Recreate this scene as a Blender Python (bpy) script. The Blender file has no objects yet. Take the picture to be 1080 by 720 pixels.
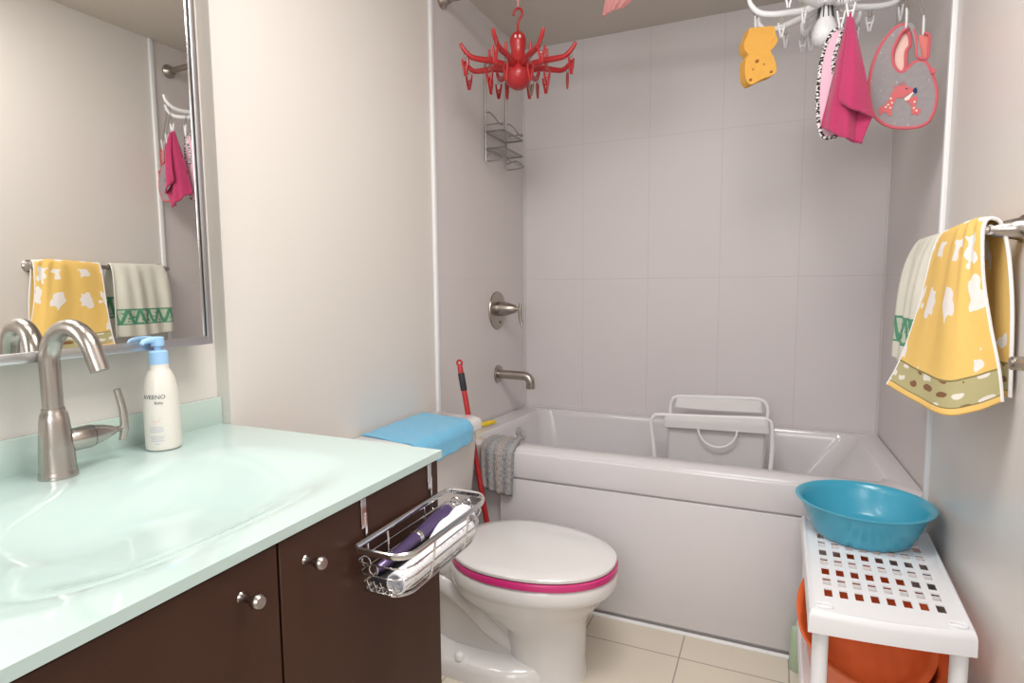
import bpy, bmesh, math, random
from mathutils import Vector, Matrix, Quaternion
from mathutils.geometry import tessellate_polygon
random.seed(7)
S = bpy.context.scene
COL = S.collection
PI = math.pi
R = math.radians

# ------------------------------------------------------------------ camera
F, YAW, PITCH, ROLL = 618.2, R(24.0891), R(5.4108), R(-0.4912)
fw = Vector((-math.sin(YAW) * math.cos(PITCH), math.cos(YAW) * math.cos(PITCH), -math.sin(PITCH)))
rt0 = Vector((math.cos(YAW), math.sin(YAW), 0)); up0 = rt0.cross(fw)
rt = rt0 * math.cos(ROLL) + up0 * math.sin(ROLL); up = rt.cross(fw)
cam = bpy.data.objects.new('camera', bpy.data.cameras.new('camera')); COL.objects.link(cam)
cam.data.sensor_width = 36; cam.data.lens = F / 1080 * 36; cam.data.clip_start = .02
m = Matrix((rt, up, -fw)).transposed().to_4x4(); m.translation = Vector((1.1286, 0, 1.1158))
cam.matrix_world = m
S.camera = cam

# ------------------------------------------------------------------ light, exposure
S.view_settings.view_transform = 'Standard'; S.view_settings.look = 'None'
S.view_settings.exposure = 0.12; S.view_settings.gamma = 1; S.view_settings.use_curve_mapping = False
w = bpy.data.worlds.new('world'); S.world = w; w.use_nodes = True
w.node_tree.nodes['Background'].inputs[0].default_value = (.9, .92, 1, 1)
w.node_tree.nodes['Background'].inputs[1].default_value = .3

def area(name, loc, target, sx, sy, power, col):
    l = bpy.data.lights.new(name, 'AREA'); l.shape = 'RECTANGLE'; l.size = sx; l.size_y = sy
    l.energy = power; l.color = col
    o = bpy.data.objects.new(name, l); COL.objects.link(o); o.location = loc
    o.rotation_euler = (Vector(target) - Vector(loc)).to_track_quat('-Z', 'Y').to_euler()
    return o
area('vanity_light', (.10, .53, 1.98), (.85, 1.0, .6), .55, .12, 2.5, (1, .95, .92))
area('ceiling_lamp', (.92, .72, 2.20), (.92, .95, 0), .6, .6, 19, (1, .955, .92))
area('camera_side_fill', (1.0, -1.05, 1.5), (.9, 1.5, .9), .8, 1.4, 16, (.96, .975, 1))  # broad fill light added behind the camera; the front wall has no doorway

# ------------------------------------------------------------------ materials
MATS = {}
def mat(name, col, rough=.5, metal=0, coat=0, bump=0, bscale=60, var=0, vscale=6, trans=0, alpha=1, sheen=0, sss=0, ior=1.5, brough=None):
    if name in MATS: return MATS[name]
    mt = bpy.data.materials.new(name); mt.use_nodes = True
    nt = mt.node_tree; b = nt.nodes['Principled BSDF']
    b.inputs['Base Color'].default_value = (*col, 1); b.inputs['Roughness'].default_value = rough
    b.inputs['Metallic'].default_value = metal; b.inputs['Coat Weight'].default_value = coat
    b.inputs['Coat Roughness'].default_value = .08
    b.inputs['Transmission Weight'].default_value = trans; b.inputs['Alpha'].default_value = alpha
    b.inputs['Sheen Weight'].default_value = sheen; b.inputs['IOR'].default_value = ior
    if sss:
        b.inputs['Subsurface Weight'].default_value = sss; b.inputs['Subsurface Radius'].default_value = (.02, .02, .02)
    tc = nt.nodes.new('ShaderNodeTexCoord')
    if var:
        n = nt.nodes.new('ShaderNodeTexNoise'); n.inputs['Scale'].default_value = vscale; n.inputs['Detail'].default_value = 4
        nt.links.new(tc.outputs['Object'], n.inputs['Vector'])
        mx = nt.nodes.new('ShaderNodeMix'); mx.data_type = 'RGBA'
        mx.inputs[6].default_value = (*[max(0, c * (1 - var)) for c in col], 1)
        mx.inputs[7].default_value = (*[min(1, c * (1 + var)) for c in col], 1)
        nt.links.new(n.outputs['Fac'], mx.inputs[0]); nt.links.new(mx.outputs[2], b.inputs['Base Color'])
    if bump:
        n2 = nt.nodes.new('ShaderNodeTexNoise'); n2.inputs['Scale'].default_value = bscale; n2.inputs['Detail'].default_value = 3
        nt.links.new(tc.outputs['Object'], n2.inputs['Vector'])
        bp = nt.nodes.new('ShaderNodeBump'); bp.inputs['Strength'].default_value = bump; bp.inputs['Distance'].default_value = .004
        nt.links.new(n2.outputs['Fac'], bp.inputs['Height']); nt.links.new(bp.outputs['Normal'], b.inputs['Normal'])
    MATS[name] = mt
    return mt

class NT:
    """tiny helper to write node maths"""
    def __init__(s, mt): s.t = mt.node_tree; s.b = s.t.nodes['Principled BSDF']; s.tc = s.t.nodes.new('ShaderNodeTexCoord')
    def n(s, k, **kw):
        x = s.t.nodes.new(k)
        for a, v in kw.items(): setattr(x, a, v)
        return x
    def put(s, v, sock):
        if hasattr(v, 'links') or isinstance(v, bpy.types.NodeSocket): s.t.links.new(v, sock)
        else: sock.default_value = v
    def m(s, op, a, b=0.0, c=None):
        x = s.n('ShaderNodeMath', operation=op); s.put(a, x.inputs[0]); s.put(b, x.inputs[1])
        if c is not None: s.put(c, x.inputs[2])
        return x.outputs[0]
    def mix(s, f, a, b):
        x = s.n('ShaderNodeMix', data_type='RGBA'); s.put(f, x.inputs[0])
        for v, i in ((a, 6), (b, 7)):
            if isinstance(v, tuple): x.inputs[i].default_value = (*v, 1)
            else: s.t.links.new(v, x.inputs[i])
        return x.outputs[2]
    def noise(s, vec, scale, detail=2):
        x = s.n('ShaderNodeTexNoise'); x.inputs['Scale'].default_value = scale; x.inputs['Detail'].default_value = detail
        s.t.links.new(vec, x.inputs['Vector']); return x.outputs['Fac'], x.outputs['Color']
    def vor(s, vec, scale, rnd=1.0):
        x = s.n('ShaderNodeTexVoronoi'); x.inputs['Scale'].default_value = scale; x.inputs['Randomness'].default_value = rnd
        s.t.links.new(vec, x.inputs['Vector']); return x.outputs['Distance'], x.outputs['Color']
    def vscale(s, vec, v):
        x = s.n('ShaderNodeVectorMath', operation='MULTIPLY'); s.t.links.new(vec, x.inputs[0]); x.inputs[1].default_value = v
        return x.outputs[0]
    def vadd(s, a, b):
        x = s.n('ShaderNodeVectorMath', operation='ADD'); s.t.links.new(a, x.inputs[0]); s.put(b, x.inputs[1])
        return x.outputs[0]
    def sep(s, vec):
        x = s.n('ShaderNodeSeparateXYZ'); s.t.links.new(vec, x.inputs[0]); return x.outputs
    def bump(s, h, strength=.3, dist=.002):
        x = s.n('ShaderNodeBump'); x.inputs['Strength'].default_value = strength; x.inputs['Distance'].default_value = dist
        s.t.links.new(h, x.inputs['Height']); s.t.links.new(x.outputs['Normal'], s.b.inputs['Normal'])

def tile_mat(name, col, grout, ua, pu, ou, va, pv, ov, gw=.003, rough=.42):
    """object-space tile grid; ua/va axis index, pitch, offset"""
    mt = bpy.data.materials.new(name); mt.use_nodes = True; q = NT(mt)
    xyz = q.sep(q.tc.outputs['Object'])
    ms = []
    for ax, p, o in ((ua, pu, ou), (va, pv, ov)):
        if not p: continue
        t = q.m('SUBTRACT', xyz[ax], o); t = q.m('DIVIDE', t, p); t = q.m('FRACT', q.m('ADD', t, 100.5))
        t = q.m('ABSOLUTE', q.m('SUBTRACT', t, .5)); t = q.m('MULTIPLY', t, p)
        ms.append(q.m('LESS_THAN', t, gw / 2))
    f = ms[0] if len(ms) == 1 else q.m('MAXIMUM', ms[0], ms[1])
    nf, _ = q.noise(q.tc.outputs['Object'], 5, 4)
    base = q.mix(nf, tuple(c * .97 for c in col), tuple(min(1, c * 1.03) for c in col))
    q.t.links.new(q.mix(f, base, grout), q.b.inputs['Base Color'])
    q.b.inputs['Roughness'].default_value = rough
    q.bump(q.m('SUBTRACT', 1.0, f), .25, .001)
    return mt

PAINT = mat('warm_white_paint', (.74, .705, .665), .5, bump=.06, bscale=180)
CEIL = mat('ceiling_paint', (.64, .59, .53), .7, bump=.05, bscale=150)
WHITE = mat('white_gloss_trim', (.85, .86, .88), .3)
TUBW = mat('tub_acrylic_white', (.70, .68, .70), .16, coat=.3)
CERAM = mat('white_porcelain', (.76, .75, .75), .12, coat=.4)
NICKEL = mat('brushed_nickel', (.47, .435, .405), .25, 1, bump=.03, bscale=300)
DNICKEL = mat('shower_nickel', (.42, .38, .34), .3, 1, bump=.03, bscale=300)
CHROME = mat('chrome_wire', (.72, .72, .73), .16, 1)
ALU = mat('brushed_aluminium', (.62, .62, .64), .34, 1)
WOOD = None
GLASS = mat('mint_glass', (.53, .675, .65), .09, coat=.5, var=.015, vscale=3)
REDP = mat('red_plastic', (.46, .02, .024), .32, coat=.15)
WHP = mat('white_plastic', (.86, .87, .90), .32)
MIRROR = mat('mirror_silver', (.86, .86, .83), .01, 1)
BLACKR = mat('black_rubber', (.025, .025, .03), .55)

def wood_mat():
    mt = bpy.data.materials.new('dark_walnut_veneer'); mt.use_nodes = True; q = NT(mt)
    v = q.vscale(q.tc.outputs['Object'], (60, 8, 3))
    f, _ = q.noise(v, 1.0, 6)
    q.t.links.new(q.mix(f, (.036, .013, .007), (.070, .027, .015)), q.b.inputs['Base Color'])
    q.b.inputs['Roughness'].default_value = .5; q.b.inputs['Specular IOR Level'].default_value = .3
    q.bump(f, .05, .001)
    return mt
WOOD = wood_mat()

# ------------------------------------------------------------------ mesh helpers
def finish(name, bm, mt, parent=None, sharp=40, weld=False):
    if weld: bmesh.ops.remove_doubles(bm, verts=bm.verts, dist=1e-5)
    bmesh.ops.recalc_face_normals(bm, faces=bm.faces)
    me = bpy.data.meshes.new(name); bm.to_mesh(me); bm.free()
    for p in me.polygons: p.use_smooth = True
    me.set_sharp_from_angle(angle=R(sharp))
    for k in (mt if isinstance(mt, (list, tuple)) else [mt]): me.materials.append(k)
    o = bpy.data.objects.new(name, me); COL.objects.link(o)
    if parent:
        o.parent = parent
        o.matrix_parent_inverse = parent_world(parent).inverted()
    return o
def finish_split(name, bm, mt, parent=None, sharp=40):
    """every loose piece becomes a mesh of its own"""
    bm.verts.index_update(); seen = set(); out = []
    for v0 in list(bm.verts):
        if v0 in seen: continue
        st, isl = [v0], []; seen.add(v0)
        while st:
            v = st.pop(); isl.append(v)
            for e in v.link_edges:
                o = e.other_vert(v)
                if o not in seen: seen.add(o); st.append(o)
        nb = bmesh.new(); mp_ = {v: nb.verts.new(v.co) for v in isl}
        for f in {f for v in isl for f in v.link_faces}: nb.faces.new([mp_[v] for v in f.verts])
        out.append(finish(name, nb, mt, parent, sharp))
    bm.free(); return out
def parent_world(p):
    mloc = Matrix.LocRotScale(p.location, p.rotation_euler, p.scale)
    return parent_world(p.parent) @ p.matrix_parent_inverse @ mloc if p.parent else mloc
def tag(o, label, cat, group=None, kind=None):
    o['label'] = label; o['category'] = cat
    if group: o['group'] = group
    if kind: o['kind'] = kind
    return o
def thing(name, label, cat, loc=(0, 0, 0), group=None):
    o = bpy.data.objects.new(name, None); COL.objects.link(o); o.location = loc; o.empty_display_size = .05
    return tag(o, label, cat, group)
def struct(o): o['kind'] = 'structure'; return o

def box(bm, a, b, bev=0, seg=2, mi=0):
    a = Vector(a); b = Vector(b)
    r = bmesh.ops.create_cube(bm, size=1, matrix=Matrix.Translation((a + b) / 2) @ Matrix.Diagonal((*(b - a), 1)))
    fs = list({f for v in r['verts'] for f in v.link_faces})
    for f in fs: f.material_index = mi
    if bev:
        es = list({e for v in r['verts'] for e in v.link_edges})
        bmesh.ops.bevel(bm, geom=es, offset=bev, segments=seg, affect='EDGES', profile=.5)
    return bm
def catmull(pts, n=8, closed=False):
    pts = [Vector(p) for p in pts]
    if len(pts) < 3 and not closed: 
        return [pts[0].lerp(pts[-1], i / n) for i in range(n + 1)]
    out = []; N = len(pts)
    for i in range(N if closed else N - 1):
        if closed: p0, p1, p2, p3 = pts[i - 1], pts[i], pts[(i + 1) % N], pts[(i + 2) % N]
        else: p0, p1, p2, p3 = pts[max(i - 1, 0)], pts[i], pts[i + 1], pts[min(i + 2, N - 1)]
        for k in range(n):
            t = k / n
            out.append(.5 * ((2 * p1) + (p2 - p0) * t + (2 * p0 - 5 * p1 + 4 * p2 - p3) * t * t + (3 * p1 - p0 - 3 * p2 + p3) * t ** 3))
    if not closed: out.append(pts[-1].copy())
    return out
def tube(bm, pts, r, seg=8, closed=False, cap=True, mi=0, flat=1.0, upv=None):
    """swept tube; r a number or a list along the path; flat squashes one axis"""
    pts = [Vector(p) for p in pts]; N = len(pts)
    rs = r if isinstance(r, (list, tuple)) else [r] * N
    if len(rs) != N: rs = [rs[min(int(i / (N - 1) * (len(rs) - 1)), len(rs) - 2)] + (rs[min(int(i / (N - 1) * (len(rs) - 1)), len(rs) - 2) + 1] - rs[min(int(i / (N - 1) * (len(rs) - 1)), len(rs) - 2)]) * (i / (N - 1) * (len(rs) - 1) - min(int(i / (N - 1) * (len(rs) - 1)), len(rs) - 2)) for i in range(N)]
    tan = []
    for i in range(N):
        if closed: t = pts[(i + 1) % N] - pts[i - 1]
        else: t = pts[min(i + 1, N - 1)] - pts[max(i - 1, 0)]
        tan.append(t.normalized() if t.length > 1e-9 else Vector((0, 0, 1)))
    nrm = (upv and Vector(upv)) or (Vector((0, 0, 1)) if abs(tan[0].z) < .9 else Vector((1, 0, 0)))
    nrm = (nrm - tan[0] * nrm.dot(tan[0])).normalized()
    rings = []
    for i in range(N):
        if i: 
            nrm = tan[i - 1].rotation_difference(tan[i]) @ nrm
            nrm = (nrm - tan[i] * nrm.dot(tan[i])).normalized()
        bi = tan[i].cross(nrm)
        rings.append([bm.verts.new(pts[i] + nrm * rs[i] * flat * math.cos(2 * PI * k / seg) + bi * rs[i] * math.sin(2 * PI * k / seg)) for k in range(seg)])
    fs = []
    for i in range(N if closed else N - 1):
        a, b = rings[i], rings[(i + 1) % N]
        off = 0
        if closed and i == N - 1:
            off = min(range(seg), key=lambda o: sum((a[k].co - b[(k + o) % seg].co).length for k in range(seg)))
        for k in range(seg):
            fs.append(bm.faces.new((a[k], a[(k + 1) % seg], b[(k + 1 + off) % seg], b[(k + off) % seg])))
    if cap and not closed:
        fs.append(bm.faces.new(rings[0][::-1])); fs.append(bm.faces.new(rings[-1]))
    for f in fs: f.material_index = mi
    return bm
def lathe(bm, prof, origin=(0, 0, 0), axis=(0, 0, 1), seg=32, sx=1, sy=1, mi=0):
    """prof = [(radius, height)...] swept round axis"""
    q = Vector((0, 0, 1)).rotation_difference(Vector(axis).normalized()); o = Vector(origin)
    rings = []
    for r, h in prof:
        if r < 1e-6: rings.append([bm.verts.new(o + q @ Vector((0, 0, h)))])
        else: rings.append([bm.verts.new(o + q @ Vector((r * sx * math.cos(2 * PI * k / seg), r * sy * math.sin(2 * PI * k / seg), h))) for k in range(seg)])
    for a, b in zip(rings, rings[1:]):
        for k in range(seg):
            va = [a[0]] if len(a) == 1 else [a[k], a[(k + 1) % seg]]
            vb = [b[0]] if len(b) == 1 else [b[(k + 1) % seg], b[k]]
            if len(va) + len(vb) > 2: bm.faces.new(va + vb).material_index = mi
    if len(rings[0]) > 1: bm.faces.new(rings[0][::-1]).material_index = mi
    if len(rings[-1]) > 1: bm.faces.new(rings[-1]).material_index = mi
    return bm
def loft(bm, rings, cap0=True, cap1=True, closed=True):
    vs = [[bm.verts.new(p) for p in r] for r in rings]
    for a, b in zip(vs, vs[1:]):
        n = len(a)
        for k in range(n if closed else n - 1):
            bm.faces.new((a[k], a[(k + 1) % n], b[(k + 1) % n], b[k]))
    if cap0: bm.faces.new(vs[0][::-1])
    if cap1: bm.faces.new(vs[-1])
    return vs
def rrect(x0, x1, y0, y1, r, z, n=6):
    out = []
    for cx, cy, a0 in ((x1 - r, y1 - r, 0), (x0 + r, y1 - r, 90), (x0 + r, y0 + r, 180), (x1 - r, y0 + r, 270)):
        for k in range(n + 1):
            a = R(a0 + 90 * k / n); out.append(Vector((cx + r * math.cos(a), cy + r * math.sin(a), z)))
    return out
def slab(bm, outline, depth, smooth=0, mi=0):
    """outline = closed list of 3-D points in about one plane; extruded by vector depth"""
    pts = [Vector(p) for p in outline]
    if smooth: pts = catmull(pts, smooth, True)
    d = Vector(depth)
    a = [bm.verts.new(p) for p in pts]; b = [bm.verts.new(p + d) for p in pts]; n = len(a)
    fs = []
    for i, j, k in tessellate_polygon([pts]):
        fs.append(bm.faces.new((a[i], a[j], a[k]))); fs.append(bm.faces.new((b[k], b[j], b[i])))
    for k in range(n): fs.append(bm.faces.new((a[k], b[k], b[(k + 1) % n], a[(k + 1) % n])))
    for f in fs:
        if f.is_valid: f.material_index = mi
    return bm
def grid_mesh(name, P, mt, parent=None, thick=.003, sharp=60, offset=0, arc=False):
    """P[v][u] points -> surface with UVs, solidified"""
    nv, nu = len(P), len(P[0])
    me = bpy.data.meshes.new(name)
    vs = [tuple(p) for row in P for p in row]
    us = [i / (nu - 1) for i in range(nu)]
    if arc:                                            # u by mean length along the rows
        d = [sum((r_[i + 1] - r_[i]).length for r_ in P) for i in range(nu - 1)]; us = [0]
        for x in d: us.append(us[-1] + x / sum(d))
    fs, uv = [], []
    for j in range(nv - 1):
        for i in range(nu - 1):
            fs.append((j * nu + i, j * nu + i + 1, (j + 1) * nu + i + 1, (j + 1) * nu + i))
            uv += [(us[i], j / (nv - 1)), (us[i + 1], j / (nv - 1)), (us[i + 1], (j + 1) / (nv - 1)), (us[i], (j + 1) / (nv - 1))]
    me.from_pydata(vs, [], fs); lay = me.uv_layers.new(name='UVMap')
    for k, c in enumerate(uv): lay.data[k].uv = c
    for p in me.polygons: p.use_smooth = True
    me.materials.append(mt)
    o = bpy.data.objects.new(name, me); COL.objects.link(o)
    if thick:
        md = o.modifiers.new('thick', 'SOLIDIFY'); md.thickness = thick; md.offset = offset
    if parent: o.parent = parent; o.matrix_parent_inverse = parent_world(parent).inverted()
    return o
def patch(rows, nu, nv):
    """rows of control points -> dense P[v][u] by Catmull-Rom both ways"""
    R1 = []
    for r in rows:
        n = max(1, round(nu / (len(r) - 1))); R1.append(catmull(r, n))
    L = min(len(r) for r in R1); cols = []
    n = max(1, round(nv / (len(rows) - 1)))
    for i in range(L): cols.append(catmull([r[i] for r in R1], n))
    return [[cols[i][j] for i in range(L)] for j in range(len(cols[0]))]
def text_bm(s, size, font_spacing=1.0):
    c = bpy.data.curves.new('t', 'FONT'); c.body = s; c.size = size; c.align_x = 'CENTER'; c.space_character = font_spacing; c.resolution_u = 2
    o = bpy.data.objects.new('t', c); COL.objects.link(o)
    bpy.context.view_layer.update()
    me = bpy.data.meshes.new_from_object(o.evaluated_get(bpy.context.evaluated_depsgraph_get()))
    bpy.data.objects.remove(o); bpy.data.curves.remove(c)
    bm = bmesh.new(); bm.from_mesh(me); bpy.data.meshes.remove(me)
    return bm
def NB(): return bmesh.new()

# ================================================================== SETTING
W, D, H = 1.52, 2.679, 2.23
YT = 1.843                                             # where paint stops and the bath surround begins
Y0 = -1.15
TILE_L = tile_mat('surround_tile_side', (.70, .655, .65), (.665, .62, .61), 1, .61, 2.46, 2, .62, 1.145)
TILE_B = tile_mat('surround_tile_back', (.71, .67, .675), (.635, .59, .585), 0, .3055, .910, 2, .62, 1.145)
FLOOR = tile_mat('beige_floor_tile', (.72, .655, .55), (.36, .32, .28), 0, .30, .60, 1, .60, 1.12, .004, .35)

def plate(name, a, b, mt): return struct(finish(name, box(NB(), a, b), mt))
plate('floor', (-.2, Y0 - .1, -.1), (W + .12, D + .12, 0), FLOOR)
plate('ceiling', (-.2, Y0 - .1, H), (W + .12, D + .12, H + .1), CEIL)
# left wall: a shallow recess behind the vanity, then flush paint up to the surround
plate('wall_left', (-.14, Y0, 0), (-.04, YT, H), PAINT)
plate('wall_left_furring', (-.04, .943, 0), (0, YT, H), PAINT)
plate('wall_alcove_left', (-.14, YT, 0), (0, D, H), TILE_L)
plate('wall_back', (-.14, D, 0), (W + .1, D + .1, H), TILE_B)
plate('wall_alcove_right', (W, YT, 0), (W + .1, D, H), TILE_L)
plate('wall_right', (W, Y0, 0), (W + .1, YT, H), mat('satin_wall_paint', (.73, .695, .665), .3, bump=.03, bscale=120))
plate('wall_front', (-.14, Y0 - .1, 0), (W + .1, Y0, H), PAINT)
for n, x0, x1 in (('trim_1', -.002, .011), ('trim_2', W - .011, W + .002)):
    struct(finish(n, box(NB(), (x0, YT - .009, 0), (x1, YT + .009, H), .003), WHITE))
for n, x0, x1 in (('trim_3', -.002, .008), ('trim_4', W - .008, W + .002)):           # slim corner beads of the surround
    struct(finish(n, box(NB(), (x0, D - .008, .5), (x1, D + .002, H), .002), mat('corner_bead', (.66, .63, .63), .3)))
struct(finish('baseboard_right', box(NB(), (W - .012, Y0, 0), (W + .002, YT - .01, .09), .003), WHITE))

# ================================================================== BATHTUB
tub = thing('bathtub', 'white alcove bathtub with a two-step front apron', 'bathtub', (.76, 2.26, 0))
YA = 1.851
def rimz(y): return .546 - .031 * max(0, min(1, (y - 1.95) / (D - 1.95)))
bm = NB()
def ring(x0, x1, y0, y1, r, z=None, tilt=0): 
    p = rrect(x0, x1, y0, y1, r, 0, 8)
    for q_ in p: q_.z = (rimz(q_.y) if z is None else z) + tilt
    return p
rings = [ring(.02, W - .003, YA + .018, D - .003, .004, .0), ring(.02, W - .003, YA + .018, D - .003, .004, .42), 
         ring(.004, W - .003, YA, D - .003, .006, .44), ring(.004, W - .003, YA, D - .003, .006, None, -.014),
         ring(.004, W - .003, YA + .003, D - .003, .006, None, -.005), ring(.006, W - .004, YA + .012, D - .003, .008, None, 0),
         ring(.10, W - .07, YA + .078, D - .035, .06, None, 0), ring(.106, W - .078, YA + .088, D - .04, .065, None, -.006),
         ring(.112, W - .09, YA + .095, D - .045, .07, None, -.03), ring(.13, W - .17, YA + .11, D - .055, .09, .36),
         ring(.17, W - .28, YA + .13, D - .075, .11, .20), ring(.24, W - .36, YA + .18, D - .13, .11, .15)]
loft(bm, rings)
finish('basin', bm, TUBW, tub, 35)
bm = NB(); box(bm, (.25, YA - .004, .02), (W - .003, YA + .02, .4365), .003, 2)
box(bm, (.255, YA - .008, .4415), (W - .003, YA + .02, .535), .006, 3)
finish('apron', bm, TUBW, tub, 35)
bm = NB(); tube(bm, [(.02, YA - .003, .002), (W - .004, YA - .003, .002)], .007, 8)
finish('caulk_line', bm, WHITE, tub)
bm = NB(); lathe(bm, [(.040, 0), (.040, .005), (.034, .010), (.012, .012), (.010, .02), (.0, .021)], (.116, 2.328, .458), (1, -.4, -.12), 28)
ov = finish('overflow_plate', bm, CHROME, tub); ov['label'] = 'round chrome overflow plate'

# ================================================================== VANITY
van = thing('vanity_cabinet', 'dark brown wooden vanity cabinet with two doors under the glass counter', 'cabinet', (.27, .55, 0))
CY0, CY1 = .16, .935
bm = NB(); T_ = .016
box(bm, (-.035, CY0, .08), (.533, CY0 + T_, .79), .001, 1); box(bm, (-.0, CY1 - T_, .08), (.533, CY1, .79), .001, 1)
box(bm, (-.035, CY0 + T_, .08), (.533, CY1 - T_, .10)); box(bm, (-.035, CY0 + T_, .10), (-.027, CY1 - T_, .72)); box(bm, (.515, CY0 + T_, .735), (.533, CY1 - T_, .79))
box(bm, (-.03, CY0 + .02, 0), (.47, CY1 - .02, .082))
finish('body', bm, WOOD, van)
for ya, yb, ky in ((.165, .5385, .482), (.5425, CY1 - .001, .588)):
    d = finish('door', box(NB(), (.5345, ya, .085), (.5535, yb, .788), .0012, 1), WOOD, van)
    bm = NB(); lathe(bm, [(.007, 0), (.005, .003), (.0045, .015), (.0075, .019), (.0095, .024), (.0095, .029), (.007, .032), (0, .0325)], (.5535, ky, .745), (1, 0, 0), 20)
    k = finish('knob', bm, NICKEL, d); k['label'] = 'small brushed nickel knob'

top = thing('counter', 'pale mint glass vanity countertop with moulded-in sink and backsplash', 'countertop', (.26, .55, .79))
bm = NB(); TZ = .806; nx, ny = 44, 64
X0, X1, YA0, YB0 = -.039, .559, .15, .942
def cz(x, y):
    u = abs((x - .315) / .195) ; v = abs((y - .54) / .285)
    d = (u ** 3.2 + v ** 3.2) ** (1 / 3.2)
    t = max(0, min(1, (1.06 - d) / .85)); t = t * t * (3 - 2 * t)
    return TZ - .055 * t
def cx(i): return X0 + (X1 - X0) * i / nx
def cy(j): return YA0 + (YB0 - YA0) * j / ny
g = [[bm.verts.new((cx(i), cy(j), cz(cx(i), cy(j)))) for i in range(nx + 1)] for j in range(ny + 1)]
for j in range(ny):
    for i in range(nx): bm.faces.new((g[j][i], g[j][i + 1], g[j + 1][i + 1], g[j + 1][i]))
per = [g[0][i] for i in range(nx + 1)] + [g[j][nx] for j in range(1, ny + 1)] + [g[ny][i] for i in range(nx - 1, -1, -1)] + [g[j][0] for j in range(ny - 1, 0, -1)]
low = [bm.verts.new((v.co.x, v.co.y, TZ - .014)) for v in per]; n = len(per)
for k in range(n): bm.faces.new((per[k], low[k], low[(k + 1) % n], per[(k + 1) % n]))
finish('glass_top', bm, GLASS, top, 45)
finish('backsplash', box(NB(), (-.039, .15, TZ - .001), (-.026, .9425, .868), .002), mat('mint_backsplash', (.56, .69, .635), .12, coat=.3), top)
# ------------------------------------------------------------------ faucet
FX, FY = .0490, .560
fa = thing('faucet', 'brushed nickel single-lever basin faucet with gooseneck spout on the mint counter', 'faucet', (FX, FY, TZ))
bm = NB(); lathe(bm, [(.0275, 0), (.028, .004), (.0272, .008), (.0262, .012), (.0245, .05), (.0208, .095), (.0188, .107), (.0165, .110), (.0165, .116)], (FX, FY, TZ), (0, 0, 1), 40)
finish('body', bm, NICKEL, fa)
bm = NB()
pth = [(FX, FY, .905), (FX, FY, .992)]
for k in range(0, 17):
    a = R(180 - k * 165 / 16); pth.append((FX + .050 + .050 * math.cos(a), FY + .012 * k / 16, 1.002 + .053 * math.sin(a)))
e = Vector(pth[-1]); dv = (e - Vector(pth[-2])).normalized(); pth += [tuple(e + dv * .022), tuple(e + dv * .03)]
tube(bm, pth, [.0146] * 6 + [.0142] * (len(pth) - 8) + [.0138, .0135], 24)
finish('spout', bm, NICKEL, fa)
bm = NB(); lathe(bm, [(.014, .0), (.0195, .024), (.0200, .052), (.0192, .0535)], (FX, FY, .862), (0, 1, .02), 28)
lathe(bm, [(.0192, .0545), (.018, .060), (.0135, .078), (.008, .092), (.005, .098), (.0045, .108)], (FX, FY, .862), (0, 1, .02), 28)
finish('lever_hub', bm, NICKEL, fa)
bm = NB(); tube(bm, catmull([(FX, FY + .107, .842), (FX + .001, FY + .112, .866), (FX, FY + .1115, .899), (FX - .002, FY + .105, .936)], 6), [.0062, .0072, .0068, .006], 12)
finish('lever', bm, NICKEL, fa)

# ------------------------------------------------------------------ lotion bottle
BX, BY = .046, .748
bo = thing('lotion_bottle', 'white lotion pump bottle with pale blue pump head beside the faucet', 'bottle', (BX, BY, TZ))
prof = [(.026, 0), (.0305, .003), (.0315, .01), (.0318, .044), (.0312, .083), (.029, .116), (.0255, .138), (.020, .152), (.0165, .157), (.0165, .166), (.0150, .167)]
def brad(h):
    for (r0, h0), (r1, h1) in zip(prof, prof[1:]):
        if h <= h1: return r0 + (r1 - r0) * (h - h0) / max(1e-6, h1 - h0)
    return prof[-1][0]
bm = NB(); lathe(bm, prof, (BX, BY, TZ), (0, 0, 1), 40)
body = finish('body', bm, mat('lotion_bottle_cream', (.76, .73, .67), .3, coat=.2), bo)
LB = mat('pale_blue_plastic', (.36, .60, .90), .35)
bm = NB(); lathe(bm, [(.0165, .166), (.0168, .169), (.0165, .190), (.014, .192), (.0065, .1925), (.006, .200), (.0112, .201), (.0118, .204), (.0112, .217), (.007, .2185), (0, .2185)], (BX, BY, TZ), (0, 0, 1), 28)
tube(bm, [(BX, BY - .004, TZ + .212), (BX + .001, BY - .018, TZ + .213), (BX + .002, BY - .029, TZ + .211), (BX + .002, BY - .033, TZ + .206)], [.0075, .006, .0048, .004], 12)
finish('pump_head', bm, LB, bo)
def wrap(bm, h, ang0, lift=.0004):
    for v in bm.verts:
        hh = h + v.co.y; r = brad(hh) + lift; a = ang0 + v.co.x / r
        v.co = Vector((BX + r * math.cos(a), BY + r * math.sin(a), TZ + hh))
    return bm
lab = R(-55)
def lettering(s, size, h, a, mt, nm='label_print'):
    bm = wrap(text_bm(s, size), h, a); o = finish(nm, bm, mt, bo); return o
DKP = mat('dark_blue_print', (.035, .04, .075), .5); GRP = mat('grey_blue_print', (.45, .50, .62), .5)
lettering('AVEENO', .0112, .102, lab - .12, DKP); lettering('Baby', .0078, .092, lab + .2, DKP)
bm = NB()
for dy, ln in ((.047, .022), (.043, .026), (.039, .024), (.029, .027), (.025, .022), (.021, .024), (.015, .008)):
    xs = [-ln / 2 + ln * i / 8 for i in range(9)]
    a = [bm.verts.new((x, dy, 0)) for x in xs]; b = [bm.verts.new((x, dy + .0011, 0)) for x in xs]
    for i in range(8): bm.faces.new((a[i], a[i + 1], b[i + 1], b[i]))
wrap(bm, 0, lab); finish('label_print', bm, GRP, bo)
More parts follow.
